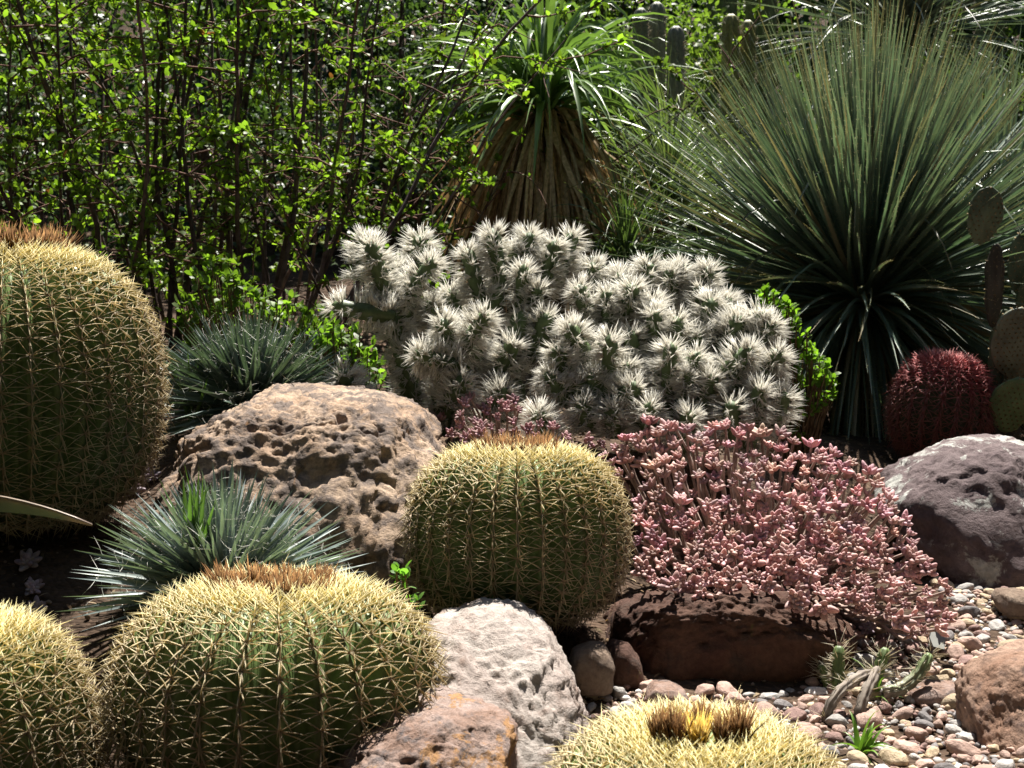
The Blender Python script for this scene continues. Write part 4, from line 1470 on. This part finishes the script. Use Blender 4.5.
def hedge():
    rng = np.random.default_rng(960)
    n = 46000
    x = rng.uniform(-9, 9, n)
    y = 11.3 + rng.uniform(-.5, .9, n) + .5 * np.sin(x * 1.3)
    z = rng.uniform(0, 1, n) ** .9
    top = 2.7 + .35 * np.sin(x * 2.1) + .25 * np.sin(x * 5.3 + 1)
    pp = np.stack((x, y, H(x, y) + z * top), 1)
    p2 = fbm(pp * 1.4, 3, 3)
    pp = pp[p2 > -.35]
    # unseen foliage added round both sides and behind, to block sky light
    m = 34000
    t = rng.uniform(0, 1, m)
    side = rng.integers(0, 3, m)
    qx = np.where(side == 0, -5.6, np.where(side == 1, 5.6, -6 + 12 * t)) + rng.normal(0, .3, m)
    qy = np.where(side < 2, -4.5 + 15 * t, -4.2) + rng.normal(0, .3, m)
    qz = H(qx, qy) + rng.uniform(0, 6.8, m)
    pp = np.concatenate((pp, np.stack((qx, qy, qz), 1)))
    # added canopy above the viewer, out of view, to deepen the shade below
    m2 = 11000
    cx_, cy_ = rng.uniform(-6, 6, m2), rng.uniform(-5, 1.2, m2)
    cz_ = 4.6 + rng.uniform(0, 2.2, m2) + .25 * np.abs(cx_ * .6)
    pp = np.concatenate((pp, np.stack((cx_, cy_, cz_), 1)))
    big = np.concatenate((np.ones(len(pp) - m - m2), np.full(m, 2.2), np.full(m2, 2.0)))
    n = len(pp)
    d = nrm(rng.normal(0, 1, (n, 3)) + np.array((0, -.3, .3)))
    nh = nrm(rng.normal(0, .6, (n, 3)) + np.array((0, -.3, .7)))
    mb = MB()
    ll = .14 * rng.uniform(.6, 1.3, n) * big
    leaves(mb, pp, d, nh, ll, ll * .6, np.array((.038, .065, .024)) * rng.uniform(.6, 1.4, (n, 1)))
    o = mb.build('far_foliage_and_sky_blocker', M_gloss)
    o['kind'] = 'stuff'
    o['label'] = 'dark mass of foliage closing the back of the garden, with unseen foliage added around and above to block the sky'


hedge()


# ------------------------------------------------------------------ sprawling spiny cactus, grass weed, plant tag
def sprawling():
    b = P(862, 722, 2.72)
    b[2] = H(b[0], b[1])[0]
    root = thing('sprawling_cactus', b, 'sprawling cactus of bent grey stems with spiny green tips on the pebbles', 'cactus')
    rng = np.random.default_rng(31)
    g, gr = (.12, .17, .06), (.24, .205, .175)
    st = [([(826, 734, 2.66), (826, 712, 2.66), (838, 692, 2.68), (858, 677, 2.72), (872, 672, 2.75)], .011, gr, gr),
          ([(862, 734, 2.66), (859, 712, 2.67), (866, 690, 2.7), (878, 668, 2.76)], .0125, gr, gr),
          ([(884, 692, 2.76), (900, 690, 2.76), (918, 676, 2.78), (930, 654, 2.8)], .0135, gr, g),
          ([(874, 690, 2.78), (878, 672, 2.8), (886, 648, 2.82)], .013, g, g),
          ([(838, 690, 2.78), (838, 672, 2.8), (839, 646, 2.82)], .013, g, g),
          ([(830, 690, 2.82), (824, 676, 2.83), (821, 664, 2.84)], .009, g, g)]
    for pts, r, ca, cb in st:
        q = np.array([P(*a) for a in pts]) - b
        s = np.linspace(0, 1, 18)
        t = np.linspace(0, 1, len(q))
        c = np.stack([np.interp(s, t, q[:, k]) for k in range(3)], 1)
        for _ in range(3):
            c[1:-1] = (c[:-2] + 2 * c[1:-1] + c[2:]) / 4
        rr = np.full(18, r) * (1 + .12 * np.sin(s * 40))
        rr[-2:] *= (.85, .45)
        col = np.array(ca) * (1 - s[:, None]) + np.array(cb) * s[:, None]
        mb = MB()
        tube(mb, c, rr, 24, col, True, ribs=6, ribd=.32)
        o = mb.build('stem', M_bark if cb is gr else M_body, root)
        n = 72
        i = np.repeat(rng.integers(2 if ca is gr and cb is gr else 5, 18, n // 6), 6)
        if ca is gr and cb is gr:
            n = 30
            i = i[:30]
        n = len(i)
        a = rng.uniform(0, 2 * math.pi, n)
        d = nrm(np.stack((np.cos(a), np.sin(a) * .6, rng.uniform(-.2, 1, n)), 1))
        mb = MB()
        spines(mb, c[i] + d * r * .8, d, rng.uniform(.012, .045, n), .0007, None, (.45, .40, .30), (.62, .58, .48))
        mb.build('spines', M_spine, o)


sprawling()


def grass_weed(label, px, py, D, n, L, seed, w=.009):
    rng = np.random.default_rng(seed)
    b = P(px, py, D)
    b[2] = H(b[0], b[1])[0]
    root = thing('grass_weed', b, label, 'weed', 'grassy weeds')
    d, el, az = cone_dirs(rng, n, 25, 85)
    mb = MB()
    blades(mb, rng.normal(0, .006, (n, 3)), d, L * rng.uniform(.6, 1.2, n), w * rng.uniform(.6, 1.3, n), .9, rng, K=7, prof=lambda s: (1 - s ** 1.6) + .02, fold=.3, c0=(.13, .25, .04), c1=(.15, .27, .05))
    mb.build('leaves', M_blade, root)


grass_weed('bright green grassy weed in front of the sprawling cactus', 862, 756, 2.5, 16, .085, 41, .011)
grass_weed('thin green grass blades growing between the bent grey cactus stems', 874, 705, 2.78, 14, .085, 42, .005)

tb = P(937, 640, 2.98)
mb = MB()
v = np.array([(x, y, z) for x in (-.017, .017) for y in (-.0012, .0012) for z in (-.022, .022)])
mb.add(v, None, [(0, 1, 3, 2), (4, 6, 7, 5), (0, 4, 5, 1), (2, 3, 7, 6), (0, 2, 6, 4), (1, 5, 7, 3)], (.16, .165, .15))
o = mb.build('plant_tag', M_metal, None, False)
o.location = tuple(tb)
o.rotation_euler = (rad(-58), rad(12), rad(-12))
tag(o, 'small grey rectangular plant tag lying at the edge of the pink succulent', 'tag')


# ------------------------------------------------------------------ pebbles
def simple_stone_mat(name, c, var=.25):
    m, nt, out = new_mat(name)
    L = nt.links.new
    tc = N(nt, 'ShaderNodeTexCoord')
    oi = N(nt, 'ShaderNodeObjectInfo')
    no = N(nt, 'ShaderNodeTexNoise')
    no.inputs['Scale'].default_value = 2.2
    no.inputs['Detail'].default_value = 7
    no.inputs['Roughness'].default_value = .65
    L(tc.outputs['Object'], no.inputs['Vector'])
    r = N(nt, 'ShaderNodeMapRange')
    r.inputs['From Min'].default_value, r.inputs['From Max'].default_value = .3, .7
    r.inputs['To Min'].default_value, r.inputs['To Max'].default_value = 1 - var, 1 + var
    L(no.outputs['Fac'], r.inputs['Value'])
    r2 = N(nt, 'ShaderNodeMapRange')
    r2.inputs['To Min'].default_value, r2.inputs['To Max'].default_value = .75, 1.25
    L(oi.outputs['Random'], r2.inputs['Value'])
    mm = N(nt, 'ShaderNodeMath', operation='MULTIPLY')
    L(r.outputs[0], mm.inputs[0])
    L(r2.outputs[0], mm.inputs[1])
    mu = N(nt, 'ShaderNodeVectorMath', operation='MULTIPLY')
    mu.inputs[0].default_value = c
    L(mm.outputs[0], mu.inputs[1])
    pr = N(nt, 'ShaderNodeBsdfPrincipled')
    pr.inputs['Roughness'].default_value = .75
    pr.inputs['Specular IOR Level'].default_value = .25
    L(mu.outputs[0], pr.inputs['Base Color'])
    bp = N(nt, 'ShaderNodeBump')
    bp.inputs['Strength'].default_value = .35
    bp.inputs['Distance'].default_value = .08
    L(no.outputs['Fac'], bp.inputs['Height'])
    L(bp.outputs[0], pr.inputs['Normal'])
    L(pr.outputs[0], out.inputs[0])
    return m


KINDS = [('pinkish', (.38, .26, .215)), ('grey', (.32, .30, .285)), ('tan', (.40, .31, .21)), ('white', (.60, .57, .54)), ('dark reddish', (.20, .125, .11)), ('dark grey', (.17, .155, .155))]
PROB = np.array((.31, .25, .15, .08, .13, .08))
PMAT = [simple_stone_mat(k[0].replace(' ', '_') + '_pebble', k[1]) for k in KINDS]
SPLIT = []


def pebble_meshes():
    out = []
    v, f = ico(3)
    for k in range(8):
        rng = np.random.default_rng(1000 + k)
        p = v.copy()
        for q in range(5):
            n = nrm(rng.normal(0, 1, 3))
            e = p @ n
            p = p - n * (np.maximum(e - rng.uniform(.6, .85), 0) * .8)[:, None]
        p = p * (1 + .10 * fbm(v * 1.3, 3, k))[:, None]
        row = []
        for m in PMAT:
            mb = MB()
            mb.add(p, f)
            row.append(mb.mesh('pebble', m))
        out.append((row, p, f))
    return out


PM = pebble_meshes()
BED = [(560, 670), (600, 672), (640, 678), (700, 682), (760, 682), (800, 675), (830, 660), (850, 625), (880, 615), (940, 640), (955, 612), (930, 580), (940, 580), (1180, 582), (1500, 640), (1500, 800), (560, 800)]


def pebbles():
    rng = np.random.default_rng(77)
    got = []
    # large first, then ever smaller ones between them
    for (rmin, rmax, tries) in ((.030, .038, 80), (.019, .028, 1000), (.012, .018, 4200), (.007, .011, 8000)):
        for _ in range(tries):
            x, y = rng.uniform(-.05, 2.2), rng.uniform(2.15, 3.75)
            px, py = to_px(np.array((x, y, 0.02)))
            if not in_poly(np.array([px]), np.array([py]), BED)[0]:
                continue
            r = rng.uniform(rmin, rmax)
            if any((x - a[0]) ** 2 + (y - a[1]) ** 2 < ((r + a[2]) * .86) ** 2 for a in got):
                continue
            got.append((x, y, r))
    got = np.array(got)
    z = H(got[:, 0], got[:, 1])
    px, py = to_px(np.stack((got[:, 0], got[:, 1], z), 1))
    inview = (px > -10) & (px < 1034) & (py < 775)
    size = np.where(inview, got[:, 2] / got[:, 1], 0)
    od = np.argsort(-size)
    rest = [MB() for _ in KINDS]
    for n_, i in enumerate(od):
        x, y, r = got[i]
        k = int(rng.choice(6, p=PROB / PROB.sum()))
        v = int(rng.integers(0, 8))
        sc = np.array((1, rng.uniform(.65, .95), rng.uniform(.5, .8))) * r
        sc[0] *= rng.uniform(1, 1.3)
        rot = Matrix.Rotation(rng.uniform(0, 6.28), 4, 'Z') @ Matrix.Rotation(rng.normal(0, .2), 4, 'X') @ Matrix.Rotation(rng.normal(0, .2), 4, 'Y')
        loc = Vector((x, y, z[i] + r * .28))
        mat4 = Matrix.Translation(loc) @ rot @ Matrix.Diagonal((*sc, 1))
        if n_ < 300 and inview[i]:
            o = bpy.data.objects.new('pebble', PM[v][0][k])
            o.matrix_world = mat4
            COL.objects.link(o)
            big = r > .022
            zone = 'right of the sprawling cactus' if px[i] > 905 else ('left of the sprawling cactus' if px[i] < 815 else 'around the sprawling cactus')
            lab = f"{'larger' if big else 'small'} {KINDS[k][0]} pebble in the gravel {zone}"
            tag(o, lab, 'pebble', f"{'larger' if big else 'small'} {KINDS[k][0]} pebbles {zone}")
        else:
            p = PM[v][1] @ np.array(mat4.to_3x3()).T + np.array(loc)
            rest[k].add(p, PM[v][2])
    # finer gravel filling in between, joined per colour into one object of gravel
    fine = MB()
    v, f = ico(1)
    for _ in range(13000):
        x, y = rng.uniform(-.05, 2.2), rng.uniform(2.1, 3.75)
        px_, py_ = to_px(np.array((x, y, 0.02)))
        if not in_poly(np.array([px_]), np.array([py_ - 4]), BED)[0]:
            continue
        r = rng.uniform(.003, .0075)
        k = int(rng.choice(6, p=PROB / PROB.sum()))
        fine.add(v * r * rng.uniform(.7, 1.3, 3) + np.array((x, y, float(H(x, y)[0]) + r * .3)), f, None, np.array(KINDS[k][1]) * rng.uniform(.7, 1.2))
    for k, q in enumerate(rest):
        for vv, ff in zip(q.v, q.f3):
            fine.add(vv, ff - ff.min(), None, np.array(KINDS[k][1]) * rng.uniform(.75, 1.25))
    o = fine.build('gravel', M_gravel)
    o['kind'] = 'stuff'


M_gravel = leaf_mat('gravel_stone', .8, 0, .2, 60, .25, bump=.3)
pebbles()


def litter():
    """dry leaves, twig bits and grit lying on the planting soil"""
    rng = np.random.default_rng(88)
    n = 9000
    x, y = rng.uniform(-1.9, 1.9, n), rng.uniform(1.7, 6.6, n)
    px, py = to_px(np.stack((x, y, np.full(n, .1)), 1))
    ok = ~in_poly(px, py, BED)
    x, y = x[ok], y[ok]
    n = len(x)
    b = np.stack((x, y, H(x, y) + .004), 1)
    az = rng.uniform(0, 6.28, n)
    d = nrm(np.stack((np.cos(az), np.sin(az), rng.normal(.1, .25, n)), 1))
    nh = nrm(rng.normal(0, .45, (n, 3)) + np.array((0, 0, 1)))
    L = rng.uniform(.006, .03, n)
    c = np.array([(.20, .13, .075), (.13, .085, .05), (.26, .20, .13), (.09, .06, .04)])[rng.integers(0, 4, n)] * rng.uniform(.6, 1.2, (n, 1))
    mb = MB()
    leaves(mb, b, d, nh, L, L * rng.uniform(.15, .5, n)[:, None].ravel(), c, curl=.25)
    v, f = ico(1)
    for _ in range(2600):
        gx, gy = rng.uniform(-1.6, 1.4), rng.uniform(1.9, 4.6)
        r = rng.uniform(.002, .008)
        mb.add(v * r * rng.uniform(.7, 1.3, 3) + np.array((gx, gy, float(H(gx, gy)[0]) + r * .3)), f, None, np.array((.20, .15, .12)) * rng.uniform(.4, 1.3))
    o = mb.build('leaf_litter', M_dry)
    o['kind'] = 'stuff'


litter()
